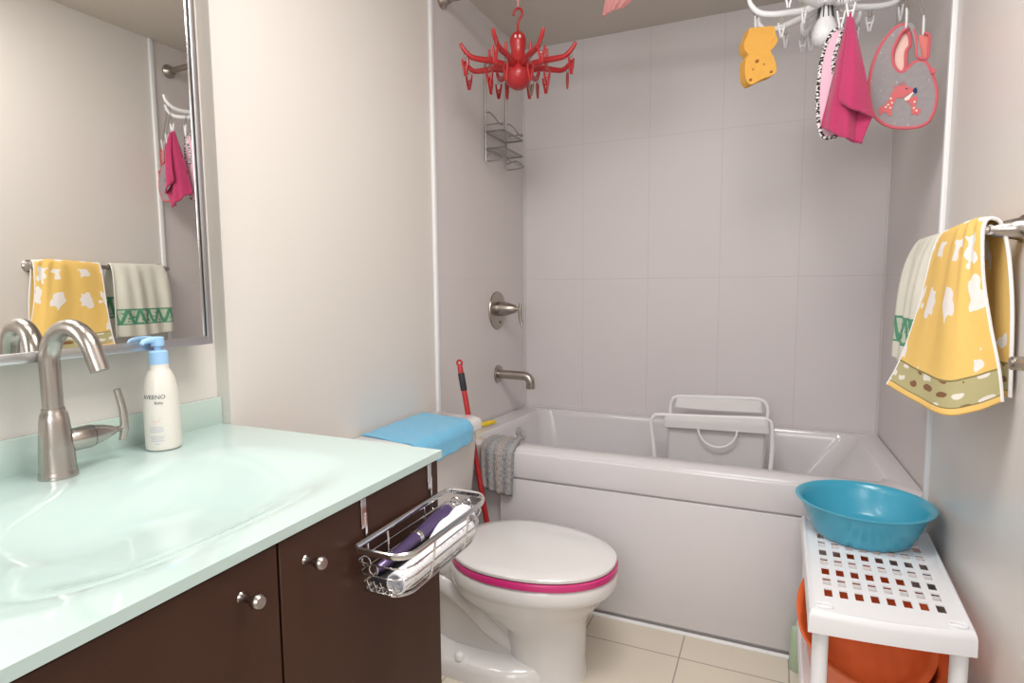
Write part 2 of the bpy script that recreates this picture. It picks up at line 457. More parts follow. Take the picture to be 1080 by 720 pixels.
bm = NB(); rg = [[bm.verts.new((r_ * math.cos(2 * PI * k / 24), .066 + r_ * math.sin(2 * PI * k / 24), 0)) for k in range(14, 25)] for r_ in (.007, .0085)]
for k in range(10): bm.faces.new((rg[0][k], rg[0][k + 1], rg[1][k + 1], rg[1][k]))
wrap(bm, 0, lab); finish('label_emblem', bm, mat('peach_print', (.80, .55, .45), .5), bo)

# ------------------------------------------------------------------ mirror cabinet
mi = thing('mirror_cabinet', 'wall mirror cabinet with brushed aluminium frame above the sink', 'mirror', (0, .54, 1.0))
MX, MY0, MY1, MZ0, MZ1 = .0295, .19, .882, .998, 1.86
finish('body', box(NB(), (-.041, MY0 + .004, MZ0 + .004), (MX - .012, MY1 - .004, MZ1 - .004)), mat('grey_cabinet_side', (.55, .55, .55), .4), mi)
fwid = .024
bm = NB()
box(bm, (MX - .014, MY0, MZ0), (MX + .003, MY1, MZ0 + .018), .002); box(bm, (MX - .014, MY0, MZ1 - .018), (MX + .003, MY1, MZ1), .002)
box(bm, (MX - .014, MY1 - .0135, MZ0), (MX + .0032, MY1, MZ1), .002); box(bm, (MX - .014, MY0, MZ0), (MX + .0032, MY0 + .0135, MZ1), .002)
finish('frame', bm, ALU, mi)
bm = NB()
for ya, yb in ((MY1 - .0205, MY1 - .0165), (MY0 + .0165, MY0 + .0205)): box(bm, (MX - .012, ya, MZ0 + .018), (MX + .0015, yb, MZ1 - .018), .0008)
finish_split('inner_bead', bm, CHROME, mi)
finish('glass', box(NB(), (MX - .011, MY0 + .01, MZ0 + .012), (MX, MY1 - .0165, MZ1 - .012)), MIRROR, mi)
finish('gasket', box(NB(), (MX - .011, MY1 - .0166, MZ0 + .012), (MX - .002, MY1 - .012, MZ1 - .012)), BLACKR, mi)

# ================================================================== TOILET
TY = 1.53
to = thing('toilet', 'white two-piece toilet with pink seat ring and closed white lid', 'toilet', (.35, TY, 0))
def egg(x0, x1, w, z, n=48, p=2.15, y=TY, sk=.44):
    xm = x0 + (x1 - x0) * sk; out = []
    for k in range(n):
        c, s = math.cos(2 * PI * k / n), math.sin(2 * PI * k / n)
        ex = math.copysign(abs(c) ** (2 / p), c); ey = math.copysign(abs(s) ** (2 / p), s)
        out.append(Vector((xm + ((x1 - xm) if ex > 0 else (xm - x0)) * ex, y + w * ey, z)))
    return out
bm = NB()
loft(bm, [egg(.26, .748, .182, .318), egg(.256, .753, .187, .312), egg(.256, .754, .188, .285), egg(.258, .748, .186, .274), egg(.262, .732, .178, .264),
          egg(.266, .714, .163, .237), egg(.30, .685, .132, .20), egg(.36, .668, .113, .17), egg(.43, .664, .106, .14), egg(.436, .662, .104, .05), egg(.43, .668, .109, 0)])
# rear trapway body and spreading foot
loft(bm, [egg(.14, .62, .105, .28), egg(.15, .56, .090, .20), egg(.17, .55, .088, .10), egg(.17, .60, .10, .055)])
loft(bm, [egg(.15, .60, .165, .0, p=2.6), egg(.15, .60, .165, .035, p=2.6), egg(.16, .59, .15, .052, p=2.6), egg(.18, .58, .11, .065, p=2.6)])
for k, s in ((0, -1), (1, 1)):
    tube(bm, catmull([(.17, TY + s * .07, .25), (.25, TY + s * .075, .235), (.33, TY + s * .078, .20), (.40, TY + s * .07, .13), (.47, TY + s * .06, .075)], 6), [.03, .034, .034, .03, .024], 14)
box(bm, (.03, TY - .10, .26), (.30, TY + .10, .318), .02, 3)
finish('bowl', bm, CERAM, to, 50)
for s in (-1, 1):
    bm = NB(); lathe(bm, [(.014, 0), (.0145, .004), (.0135, .014), (.009, .019), (0, .0205)], (.335, TY + s * .142, .052), (0, 0, 1), 20); finish('bolt_cap', bm, WHP, to)
bm = NB(); loft(bm, [rrect(.012, .19, TY - .205, TY + .19, .035, .316), rrect(.010, .205, TY - .218, TY + .215, .035, .42), rrect(.008, .218, TY - .226, TY + .232, .035, .634)])
finish('tank', bm, mat('tank_porcelain', (.72, .695, .67), .15, coat=.3), to, 40)
bm = NB(); loft(bm, [rrect(.005, .226, TY - .232, TY + .240, .035, .630), rrect(.003, .232, TY - .236, TY + .244, .035, .636), rrect(.003, .232, TY - .236, TY + .244, .035, .660),
                     rrect(.006, .226, TY - .231, TY + .239, .035, .669), rrect(.02, .212, TY - .218, TY + .226, .03, .674)])
finish('tank_lid', bm, CERAM, to, 40)
PINK = mat('hot_pink_plastic', (.62, .035, .20), .32, coat=.2)
bm = NB(); loft(bm, [egg(.265, .748, .183, .318), egg(.262, .754, .188, .322), egg(.262, .754, .188, .336), egg(.266, .750, .185, .340)])
st = finish('seat', bm, PINK, to); st['label'] = 'hot pink seat ring'
bm = NB(); loft(bm, [egg(.27, .742, .179, .3395), egg(.262, .750, .186, .344), egg(.262, .750, .186, .351), egg(.27, .742, .180, .357), egg(.30, .71, .155, .3605), egg(.38, .62, .08, .3625)])
finish('lid', bm, CERAM, to)
bm = NB()
for s in (-1, 1): tube(bm, [(.255, TY + s * .075 - .025, .345), (.255, TY + s * .075 + .025, .345)], .013, 12)
finish_split('hinge', bm, WHP, to)

# blue cloth on the tank
BLUE = mat('sky_blue_microfibre', (.15, .48, .73), .85, bump=.35, bscale=120, sheen=.3)
z0 = .6755
rows = [[(.012, 1.385, z0), (.012, 1.55, z0 + .001), (.012, 1.725, z0)], [(.09, 1.372, z0 + .0015), (.09, 1.53, z0 + .003), (.09, 1.71, z0 + .001)],
        [(.17, 1.358, z0 + .001), (.17, 1.52, z0 + .002), (.17, 1.69, z0 + .002)], [(.215, 1.35, z0), (.218, 1.51, z0 + .0015), (.216, 1.68, z0)],
        [(.2395, 1.343, .660), (.241, 1.505, .660), (.2395, 1.672, .658)], [(.243, 1.34, .636), (.246, 1.50, .637), (.243, 1.665, .634)], [(.243, 1.338, .606), (.250, 1.50, .612), (.244, 1.66, .613)]]
P = patch(rows, 30, 30)
for j, r_ in enumerate(P):
    for i, p in enumerate(r_): p.z += .0012 * math.sin(i * .9 + j * .5) + (.0012 if j < 24 else 0); p.x += .002 * math.sin(i * .8) * (j / len(P)) ** 4
tag(grid_mesh('cleaning_cloth', P, BLUE, thick=.003, offset=1), 'sky blue cloth draped over the toilet tank lid', 'cloth')

# ================================================================== WIRE BASKET ON THE VANITY DOOR
ba = thing('wire_basket', 'chrome wire basket hooked over the vanity door by two straps', 'basket', (.60, .81, .64))
bx0, bx1, by0, by1, bzt, bzb = .562, .655, .680, .962, .724, .655
by0, by1 = .676, .955
def brim(ins, z):
    a, b, c, d = bx0 + ins * .3, bx1 - ins, by0 + ins, by1 - ins; out = []
    for cx_, cy_, r_, a0 in ((b - .03, d - .05, .03, 0), (a + .012, d - .012, .012, 90), (a + .010, c + .010, .010, 180), (b - .03, c + .03, .03, 270)):
        for k in range(7):
            t = R(a0 + 15 * k); out.append(Vector((cx_ + r_ * math.cos(t), cy_ + (r_ if a0 else .05) * math.sin(t), z)))
    return out
bm = NB(); tube(bm, brim(0, bzt), .0036, 8, closed=True, flat=1.5); finish('rim', bm, CHROME, ba)
bm = NB()
for k in (.3, .58, .85): tube(bm, brim(.012 * k, bzt - (bzt - bzb) * k), .0014, 6, closed=True)
tube(bm, brim(.014, bzb), .0024, 6, closed=True)
for y in (by0 + .085, by1 - .085):
    tube(bm, [(bx1, y, bzt), (bx1 - .010, y, bzb + .008), (bx1 - .016, y, bzb - .001), (bx0 + .010, y, bzb - .001), (bx0 + .004, y, bzb + .008), (bx0, y, bzt)], .0019, 8)
for i in range(1, 6):
    x = bx0 + .006 + (bx1 - bx0 - .02) * i / 6; tube(bm, [(x, by0 + .006, bzb + .022), (x, by0 + .014, bzb + .001), (x, by1 - .02, bzb + .001), (x, by1 - .012, bzb + .022)], .0012, 6)
for yy in (by0 + .004, by1 - .006):          # scrolls on both ends
    for i in range(2 if yy < .8 else 4):
        x = bx0 + .020 + .013 * i
        tube(bm, [(x + .008 * math.cos(2 * PI * k / 12), yy, bzt - .018 + .008 * math.sin(2 * PI * k / 12) - .010 * (i % 2)) for k in range(12)], .0012, 6, closed=True)
finish('wire_grid', bm, CHROME, ba)
for y in (.711, .902):
    bm = NB(); box(bm, (.5542, y - .006, .742), (.5562, y + .006, .7905), .0005, 1); box(bm, (.531, y - .006, .7890), (.5562, y + .006, .7905), .0003, 1)
    box(bm, (.5562, y + .001, .700), (.5578, y + .0055, .765), .0003, 1); tube(bm, [(.559, y + .003, .70), (.559, y + .003, .7245), (.562, y + .003, .7265)], .0018, 6)
    finish('strap', bm, CHROME, ba)
# what lies in it
def along(o, d): o = Vector(o); d = Vector(d); return o, d
PURP = mat('metallic_purple', (.11, .075, .19), .25, .5, coat=.4)
p0, p1 = Vector((.583, .705, .682)), Vector((.592, .905, .704)); L = (p1 - p0).length; ax = (p1 - p0)
wd = thing('hair_styler', 'metallic purple cylindrical hair styler with silver ring in the wire basket', 'hair styler', p0)
bm = NB(); lathe(bm, [(.004, 0), (.0075, .005), (.0088, .03), (.0105, .09), (.0108, .10)], p0, ax, 24); lathe(bm, [(.0108, .108), (.0125, .125), (.0150, .17), (.0158, L - .006), (.014, L)], p0, ax, 24); finish('handle', bm, PURP, wd)
bm = NB(); lathe(bm, [(.0112, .100), (.0122, .101), (.0122, .108), (.0112, .1085)], p0, ax, 24); finish('ring', bm, CHROME, wd)
# rolled leaflet with rows of print
p0, p1 = Vector((.6270, .690, .6755)), Vector((.6325, .905, .678))
def roll_mat():
    mt = bpy.data.materials.new('printed_white_paper'); mt.use_nodes = True; q = NT(mt)
    xyz = q.sep(q.tc.outputs['Object'])
    ln = q.m('GREATER_THAN', q.m('FRACT', q.m('MULTIPLY', xyz[2], 120)), .62)
    nf, _ = q.noise(q.vscale(q.tc.outputs['Object'], (60, 420, 60)), 1, 1)
    wd_ = q.m('GREATER_THAN', nf, .52); nb, _ = q.noise(q.tc.outputs['Object'], 18, 1); blk = q.m('GREATER_THAN', nb, .5)
    f = q.m('MULTIPLY', q.m('MULTIPLY', ln, wd_), q.m('MULTIPLY', blk, .6))
    q.t.links.new(q.mix(f, (.86, .86, .89), (.30, .28, .38)), q.b.inputs['Base Color']); q.b.inputs['Roughness'].default_value = .5
    return mt
PAPER = roll_mat()
bm = NB(); L = (p1 - p0).length
lathe(bm, [(.0140, .03), (.0140, .0), (.0165, 0), (.0165, L), (.0140, L), (.0140, L - .02)], p0, p1 - p0, 32)
bm.faces.ensure_lookup_table()
rl = finish('paper_roll', bm, PAPER); tag(rl, 'white rolled leaflet with rows of print lying at the front of the wire basket', 'paper roll')
# soft white packet behind
rows = [[(.606, .815, .684), (.613, .805, .690), (.622, .815, .692)], [(.604, .845, .696), (.610, .848, .706), (.620, .85, .698)], [(.606, .87, .698), (.616, .872, .712), (.626, .875, .700)], [(.604, .90, .702), (.618, .898, .719), (.631, .90, .704)], [(.608, .925, .692), (.622, .93, .708), (.634, .928, .693)], [(.610, .94, .672), (.622, .944, .676), (.632, .94, .672)]]
pk = grid_mesh('plastic_packet', patch(rows, 12, 30), mat('white_plastic_film', (.85, .84, .90), .35, var=.05, vscale=60), thick=.004)
tag(pk, 'crumpled white plastic packet with violet print in the wire basket', 'packet')
bm = NB(); box(bm, (.572, .70, .658), (.609, .86, .6715), .005, 2)
tag(finish('hairbrush_case', bm, mat('black_fabric', (.015, .015, .02), .6)), 'black flat case on the bottom of the wire basket', 'case')

# ================================================================== SHOWER FITTINGS
va = thing('shower_valve', 'brushed nickel round shower valve with lever on the alcove left wall', 'shower valve', (0, 2.362, 1.008))
bm = NB(); lathe(bm, [(.083, 0), (.084, .003), (.082, .007), (.06, .010), (.0, .010)], (.0, 2.362, 1.008), (1, 0, 0), 48); finish('escutcheon', bm, DNICKEL, va)
bm = NB(); lathe(bm, [(.033, .008), (.033, .025), (.028, .055), (.018, .09), (.010, .097), (.0075, .10), (.0075, .112)], (.0, 2.362, 1.015), (1, 0, 0), 32); finish('handle_hub', bm, DNICKEL, va)
bm = NB(); tube(bm, catmull([(.115, 2.362, 1.04), (.112, 2.362, 1.01), (.114, 2.362, .97), (.125, 2.362, .935)], 5), [.006, .008, .007, .0055], 12); finish('lever', bm, DNICKEL, va)
bm = NB(); lathe(bm, [(.006, 0), (.006, .003), (0, .0032)], (.0085, 2.375, .955), (1, 0, 0), 12); finish('screw', bm, BLACKR, va)
sp = thing('tub_spout', 'brushed nickel tub spout bent down over the bath', 'tub spout', (0, 2.364, .722))
bm = NB(); lathe(bm, [(.040, 0), (.040, .006), (.036, .010), (.0, .010)], (0, 2.364, .722), (1, 0, 0), 32); finish('flange', bm, DNICKEL, sp)
bm = NB(); pth = [(.004, 2.364, .722), (.12, 2.364, .720)]
for k in range(1, 9): a = R(90 - 90 * k / 8); pth.append((.128 + .032 * math.cos(a), 2.364, .688 + .032 * math.sin(a)))
pth.append((.160, 2.364, .664)); tube(bm, pth, .0195, 24); finish('pipe', bm, DNICKEL, sp)

# wire rack on the tiles
WIRE = mat('dull_steel_wire', (.36, .34, .32), .35, .9)
ra = thing('shower_rack', 'thin steel wire shower caddy with small shelves hung on the alcove left wall', 'shower rack', (0, 2.36, 1.64))
bm = NB()
for y in (2.26, 2.468): tube(bm, [(.006, y, 1.635), (.006, y, 2.02)], .0036, 8)
tube(bm, catmull([(.006, 2.26, 2.02), (.006, 2.30, 2.07), (.006, 2.364, 2.085), (.006, 2.43, 2.07), (.006, 2.468, 2.02)], 6), .0036, 8)
finish('back_frame', bm, WIRE, ra)
for z in (1.757, 1.688):
    bm = NB()
    tube(bm, [(.006, 2.26, z), (.082, 2.26, z), (.088, 2.268, z), (.088, 2.46, z), (.082, 2.468, z), (.006, 2.468, z)], .0036, 8)
    tube(bm, [(.006, 2.26, z), (.006, 2.468, z)], .0034, 8)
    for i in range(1, 5): tube(bm, [(.006 + .0164 * i, 2.26, z + .002), (.006 + .0164 * i, 2.468, z + .002)], .0024, 6)
    finish('shelf', bm, WIRE, ra)
bm = NB()
for yy in (2.26, 2.468):
    tube(bm, catmull([(.006, yy, 1.832), (.02, yy, 1.836), (.045, yy, 1.815), (.07, yy, 1.783), (.088, yy, 1.778)], 5), .0027, 6); tube(bm, [(.006, yy, 1.785), (.088, yy, 1.785)], .0024, 6)
    tube(bm, catmull([(.006, yy, 1.66), (.05, yy, 1.672), (.085, yy, 1.650), (.088, yy, 1.643), (.05, yy, 1.637), (.006, yy, 1.637)], 5), .0027, 6)
tube(bm, [(.088, 2.26, 1.643), (.088, 2.468, 1.643)], .0027, 6)
finish_split('side_wire', bm, WIRE, ra)

# curtain rod
def rodz(x): return 2.142 - .028 * x / W
ro = thing('curtain_rod', 'brushed nickel shower rod between the alcove side walls near the ceiling', 'rod', (.76, 1.925, 2.115))
bm = NB(); tube(bm, [(.004, 1.925, rodz(0)), (W - .004, 1.925, rodz(W))], .0125, 20); finish('tube', bm, DNICKEL, ro)
for x, d in ((0, 1), (W, -1)):
    bm = NB(); lathe(bm, [(.030, 0), (.030, .008), (.018, .02), (.0165, .035), (.013, .035)], (x, 1.925, rodz(x)), (d, 0, 0), 28); finish('flange', bm, DNICKEL, ro)

# ================================================================== CLIP HANGERS
def clip_bm(bm, p, length=.042, gap=.011, yaw=0, w=.0055, thick=.0022):
    """two-jaw peg hanging from p: ring, then a V pinched at the lower end"""
    p = Vector(p); M = Matrix.Translation(p) @ Matrix.Rotation(yaw, 4, 'Z')
    n0 = len(bm.verts); bm.verts.ensure_lookup_table()
    for s in (-1, 1):
        pts = [(s * gap, 0, 0), (s * gap * .72, 0, -length * .4), (s * gap * .30, 0, -length * .8), (s * gap * .26, 0, -length)]
        tube(bm, [M @ Vector(q_) for q_ in pts], [w * .8, w, w, w * .7], 8, flat=.55)
    tube(bm, [M @ Vector((-gap * .8, 0, -length * .42)), M @ Vector((gap * .8, 0, -length * .42))], w * .45, 6)
    return bm
def hook_wire(bm, a, b, r=.0011):
    a, b = Vector(a), Vector(b); c = (a + b) / 2
    tube(bm, catmull([a + Vector((0, 0, .005)), a + Vector((.005, 0, 0)), c + Vector((.003, 0, 0)), b + Vector((.004, 0, 0)), b + Vector((0, 0, -.006)), b + Vector((-.004, 0, 0)), c + Vector((-.003, 0, 0)), a + Vector((-.005, 0, 0))], 4, True), r, 6, closed=True)

# ---- red octopus
oc = thing('octopus_hanger', 'red plastic octopus-shaped clip hanger hung from the shower rod by a pink string', 'clip hanger', (.30, 1.925, 1.80))
ox, oy = .300, 1.925
bm = NB()
lathe(bm, [(0, 1.790), (.018, 1.792), (.034, 1.802), (.044, 1.819), (.047, 1.838), (.043, 1.856), (.035, 1.872), (.028, 1.886), (.0245, 1.905), (.0245, 1.922), (.0275, 1.937), (.0285, 1.950), (.026, 1.964), (.018, 1.975), (.008, 1.980), (0, 1.981)], (ox, oy, 0), (0, 0, 1), 36)
finish('body', bm, REDP, oc)
bm = NB(); tube(bm, catmull([(ox, oy, 1.975), (ox, oy, 2.005), (ox + .006, oy, 2.020), (ox + .0155, oy, 2.034), (ox + .013, oy, 2.050), (ox, oy, 2.057), (ox - .012, oy, 2.050), (ox - .0165, oy, 2.036)], 6), .0042, 12); finish('hook', bm, REDP, oc)
bm = NB(); tube(bm, catmull([(ox, oy, 2.054), (ox + .001, oy - .002, 2.08), (ox - .001, oy - .013, 2.105), (ox, oy - .015, 2.136), (ox, oy, 2.152), (ox, oy + .015, 2.136), (ox + .001, oy + .012, 2.10), (ox, oy + .001, 2.07)], 5), .0022, 8); sg = finish('string', bm, mat('pink_string', (.85, .35, .42), .8), oc); sg['label'] = 'pink string'
bm = NB()
for s in (-1, 1): 
    dirv = Vector((.42 + s * .33, -1, .08)).normalized(); c = Vector((ox, oy, 1.953)) + dirv * .0245
    bmesh.ops.create_uvsphere(bm, u_segments=14, v_segments=8, radius=.0062, matrix=Matrix.Translation(c) @ Matrix.Diagonal((.75, .75, 1.25, 1)))
finish_split('eye', bm, mat('white_eye', (.9, .9, .9), .3), oc)
GREYC = mat('grey_spring', (.30, .28, .24), .4, .7)
for k in range(8):
    a = R(45 * k + 1); dx, dy = math.cos(a), math.sin(a)
    def q_(r, z): return Vector((ox + dx * r, oy + dy * r, z))
    bm = NB(); tube(bm, catmull([q_(.02, 1.868), q_(.055, 1.866), q_(.095, 1.872), q_(.135, 1.872), q_(.170, 1.876), q_(.196, 1.898), q_(.206, 1.914)], 5), [.0145, .0125, .0105, .0098, .0085, .007, .005], 12)
    tube(bm, [q_(.105, 1.873), q_(.105, 1.908)], [.006, .0045], 8)
    finish('arm', bm, REDP, oc)
    for r_, zt in ((.190, 1.886), (.105, 1.860)):
        bm = NB(); clip_bm(bm, q_(r_, zt - .020), .052, .0105, random.uniform(0, PI), .0068, .003); c_ = finish('clip', bm, REDP, oc)
        bm = NB(); hook_wire(bm, q_(r_, zt), q_(r_, zt - .014)); finish('wire_loop', bm, GREYC, c_)
bm = NB()
for dx, dz, yw in ((.035, 1.815, .5), (-.05, 1.862, 2.2)):
    bm = clip_bm(NB(), (ox + dx, oy + .03, dz), .04, .009, yw); finish('spare_clip', bm, mat('olive_grey_plastic', (.22, .21, .15), .5), oc)

# ---- white hanger
hx, hy = 1.235, 1.925
wh = thing('white_clip_hanger', 'white plastic multi-arm clip hanger with wash cloths and bibs below the shower rod', 'clip hanger', (hx, hy, 1.80))
HZ = 1.88
bm = NB(); lathe(bm, [(0, 1.775), (.014, 1.777), (.027, 1.786), (.033, 1.800), (.033, 1.815), (.028, 1.832), (.020, 1.85), (.015, 1.875), (.013, 1.91), (.013, 1.945), (.016, 1.958), (.013, 1.97), (0, 1.975)], (hx, hy, 0), (0, 0, 1), 32); finish('hub', bm, WHP, wh)
bm = NB(); tube(bm, catmull([(hx, hy, 1.97), (hx, hy, 2.02), (hx, hy + .004, 2.07), (hx, hy + .017, 2.10), (hx, hy + .0165, 2.12), (hx, hy + .002, 2.1335), (hx, hy - .015, 2.122), (hx, hy - .017, 2.10)], 5), .0048, 12); finish('hook', bm, WHP, wh)
bm = NB()
for k in range(10):
    a = 2 * PI * k / 10; tube(bm, [(hx + .0205 * math.cos(a), hy + .0205 * math.sin(a), 1.85), (hx + .0145 * math.cos(a), hy + .0145 * math.sin(a), 1.90), (hx + .0135 * math.cos(a), hy + .0135 * math.sin(a), 1.935)], .0016, 6)
finish_split('hub_groove', bm, mat('dark_grey_groove', (.06, .06, .065), .5), wh)
carry = {0: ((1.281, 1.752, 1.824), 0, .044), 1: ((1.412, 1.822, 1.812), 1.3, .046), 6: ((1.057, 1.890, 1.886), 1.3, .046)}
def add_clip(p, a0=None, drop=.018, yaw=None, ln=.040):
    bm = NB(); clip_bm(bm, p + Vector((0, 0, -drop)), ln, .0098, random.uniform(0, PI) if yaw is None else yaw, .0050)
    c_ = finish('clip', bm, WHP, wh)
    bm = NB(); hook_wire(bm, a0 or p, p + Vector((0, 0, -drop + .004)), .0010); finish('wire_loop', bm, GREYC, c_)
for k in range(8):
    a = R(-75 + 45 * k); dx, dy = math.cos(a), math.sin(a)
    def q_(r, z): return Vector((hx + dx * r, hy + dy * r, z))
    bm = NB(); tube(bm, catmull([q_(.016, 1.892), q_(.05, 1.878), q_(.095, 1.874), q_(.14, 1.873), q_(.175, 1.880), q_(.198, 1.902), q_(.206, 1.925)], 5), [.011, .010, .009, .0085, .008, .0065, .005], 12)
    finish('arm', bm, WHP, wh)
    if k in carry: p_, yw, ln = carry[k]; add_clip(Vector(p_), q_(.188, 1.882), .012, yw, ln)
    else: add_clip(q_(.192, 1.888))
    if k == 0: add_clip(Vector((1.264, 1.80, 1.832)), q_(.118, 1.866), .016, .3, .044)
    elif k == 1: add_clip(Vector((1.450, 1.828, 1.79)), q_(.2, 1.894), .012, 1.3, .046)
    else: add_clip(q_(.115, 1.866))

# ================================================================== THINGS CLIPPED TO IT
def pl(pts, y): return [Vector((x, y, z)) for x, z in pts]
SPONGE = [(1.043,1.844),(1.073,1.841),(1.104,1.837),(1.11,1.814),(1.116,1.798),(1.107,1.78),(1.098,1.771),(1.108,1.751),(1.115,1.721),(1.109,1.706),(1.079,1.698),(1.058,1.689),(1.046,1.688),(1.035,1.704),(1.031,1.734),(1.033,1.759),(1.04,1.771),(1.03,1.785),(1.027,1.804),(1.035,1.824),(1.04,1.839)]
sg = thing('bath_sponge', 'orange-yellow bear-shaped bath sponge hanging upside down from the white hanger', 'sponge', (1.07, 1.88, 1.69))
bm = NB(); slab(bm, pl(SPONGE, 1.88), (-.016, .030, 0), 4)
so = finish('foam', bm, mat('mustard_foam', (.72, .38, .075), .9, bump=.6, bscale=260, var=.1, vscale=50), sg, 50)
bv = so.modifiers.new('bevel', 'BEVEL'); bv.width = .003; bv.segments = 2; bv.limit_method = 'ANGLE'
bm = NB()
for k, (x, z) in enumerate([(1.063,1.749),(1.082,1.738),(1.053,1.728),(1.047,1.7),(1.101,1.714)]):
    r_ = (.0055, .0025, .0025, .0045, .004)[k]; lathe(bm, [(r_, 0), (r_ * .9, .0012), (0, .0014)], (x, 1.8802, z), (0, -1, 0), 12)
finish_split('face_mark', bm, mat('brown_ink', (.25, .10, .02), .8), sg)

# pink wash cloth
PT = mat('hot_pink_towelling', (.46, .032, .125), .9, bump=.5, bscale=320, sheen=.3)
pt = thing('pink_washcloth', 'bright pink folded towel hanging by one corner from the white hanger', 'towel', (1.28, 1.75, 1.47))
rows = [[(1.276, 1.756, 1.786), (1.280, 1.75, 1.786), (1.285, 1.756, 1.786)], [(1.264, 1.765, 1.725), (1.280, 1.742, 1.722), (1.295, 1.765, 1.725)],
        [(1.249, 1.778, 1.646), (1.276, 1.742, 1.64), (1.312, 1.772, 1.652)], [(1.239, 1.782, 1.586), (1.272, 1.744, 1.572), (1.326, 1.770, 1.575)],
        [(1.227, 1.785, 1.527), (1.272, 1.748, 1.487), (1.318, 1.762, 1.467)]]
P = patch(rows, 24, 40)
for j, r_ in enumerate(P):
    t = j / (len(P) - 1)
    for i, p in enumerate(r_): p.y += .006 * t * math.sin(i * .75)
b1 = grid_mesh('back_fold', P, PT, pt, .006)
rows = [[(1.278, 1.745, 1.770), (1.282, 1.741, 1.772), (1.287, 1.745, 1.770)], [(1.274, 1.735, 1.700), (1.288, 1.724, 1.700), (1.300, 1.738, 1.702)],
        [(1.266, 1.730, 1.620), (1.289, 1.718, 1.60), (1.319, 1.738, 1.622)], [(1.264, 1.732, 1.580), (1.291, 1.720, 1.553), (1.330, 1.742, 1.562)], [(1.271, 1.735, 1.567), (1.300, 1.724, 1.545), (1.339, 1.745, 1.525)]]
grid_mesh('front_fold', patch(rows, 24, 40), PT, pt, .006)
rows = [[(1.312, 1.757, 1.565), (1.339, 1.750, 1.530)], [(1.306, 1.758, 1.525), (1.330, 1.753, 1.503)], [(1.304, 1.757, 1.476), (1.318, 1.756, 1.468)]]
grid_mesh('corner_fold', patch(rows, 10, 16), PT, pt, .006)

# printed bib behind the pink cloth
def ap_mat():
    mt = bpy.data.materials.new('black_white_animal_print'); mt.use_nodes = True; q = NT(mt)
    nf, _ = q.noise(q.vscale(q.tc.outputs['Object'], (1, 1, 1.6)), 130, 1)
    f = q.m('GREATER_THAN', nf, .5)
    q.t.links.new(q.mix(f, (.82, .78, .78), (.012, .012, .014)), q.b.inputs['Base Color']); q.b.inputs['Roughness'].default_value = .8
    return mt
AP = ap_mat(); LPINK = mat('pale_pink_cotton', (.80, .50, .62), .9, bump=.3, bscale=200)
PRINT = [(1.252,1.774),(1.237,1.753),(1.226,1.716),(1.22,1.666),(1.218,1.609),(1.221,1.557),(1.229,1.516),(1.242,1.501),(1.26,1.502),(1.27,1.514),(1.278,1.561),(1.286,1.673),(1.286,1.756),(1.278,1.77)]
pb = thing('pink_bib', 'pale pink baby bib with black and white animal-print edging partly behind the pink towel', 'bib', (1.25, 1.80, 1.50))
bm = NB(); slab(bm, pl(PRINT, 1.808), (0, .004, 0), 4); finish('cloth', bm, LPINK, pb)
bm = NB(); tube(bm, catmull(pl(PRINT, 1.810), 5, True), .0052, 8, closed=True); tube(bm, catmull(pl([(1.267,1.766),(1.26,1.736),(1.252,1.699),(1.253,1.665),(1.262,1.648)], 1.805), 5), .0048, 8); finish('edging', bm, AP, pb)

# giraffe bib
def grey_mat():
    mt = bpy.data.materials.new('grey_dotted_cotton'); mt.use_nodes = True; q = NT(mt)
    d, _ = q.vor(q.vscale(q.tc.outputs['Object'], (1, .3, 1)), 55); f = q.m('LESS_THAN', d, .11)
    n, _ = q.noise(q.tc.outputs['Object'], 90, 2)
    q.t.links.new(q.mix(f, q.mix(n, (.27, .25, .265), (.35, .325, .34)), (.52, .47, .50)), q.b.inputs['Base Color']); q.b.inputs['Roughness'].default_value = .9
    return mt
GREYF = grey_mat(); CORAL = mat('coral_binding', (.62, .13, .16), .8, bump=.3, bscale=250)
CREAM = mat('cream_pink_lining', (.80, .58, .52), .9, bump=.3, bscale=200)
BIB = [(1.401,1.765),(1.38,1.752),(1.36,1.724),(1.348,1.695),(1.34,1.661),(1.337,1.622),(1.341,1.586),(1.35,1.553),(1.369,1.529),(1.394,1.515),(1.418,1.51),(1.445,1.509),(1.465,1.516),(1.477,1.533),(1.483,1.559),(1.484,1.586),(1.479,1.613),(1.469,1.642),(1.458,1.664),(1.444,1.671),(1.431,1.668),(1.42,1.657),(1.405,1.649),(1.389,1.669),(1.385,1.701),(1.394,1.73),(1.405,1.749),(1.422,1.758)]
LIN = [(1.405,1.747),(1.418,1.747),(1.424,1.717),(1.416,1.7),(1.416,1.661),(1.405,1.651),(1.39,1.671),(1.387,1.7),(1.395,1.728)]
gb = thing('giraffe_bib', 'grey baby bib with coral binding and a coral giraffe patch on the white hanger', 'bib', (1.41, 1.82, 1.51))
bm = NB(); slab(bm, pl(BIB, 1.820), (0, .006, 0), 4); finish('cloth', bm, GREYF, gb)
bm = NB(); tube(bm, catmull(pl(BIB, 1.823), 5, True), .0044, 8, closed=True); finish('binding', bm, CORAL, gb)
bm = NB(); slab(bm, pl(LIN, 1.832), (0, .004, 0), 4); finish('lining', bm, CREAM, gb)
bm = NB(); tube(bm, catmull(pl(LIN, 1.829), 4, True), .0042, 8, closed=True); finish('neck_binding', bm, CORAL, gb)
bm = NB(); slab(bm, pl([(1.408,1.767),(1.425,1.761),(1.434,1.735),(1.447,1.681),(1.436,1.683),(1.429,1.72),(1.421,1.748)], 1.816), (0, .004, 0), 3)
st = finish('strap', bm, GREYF, gb)
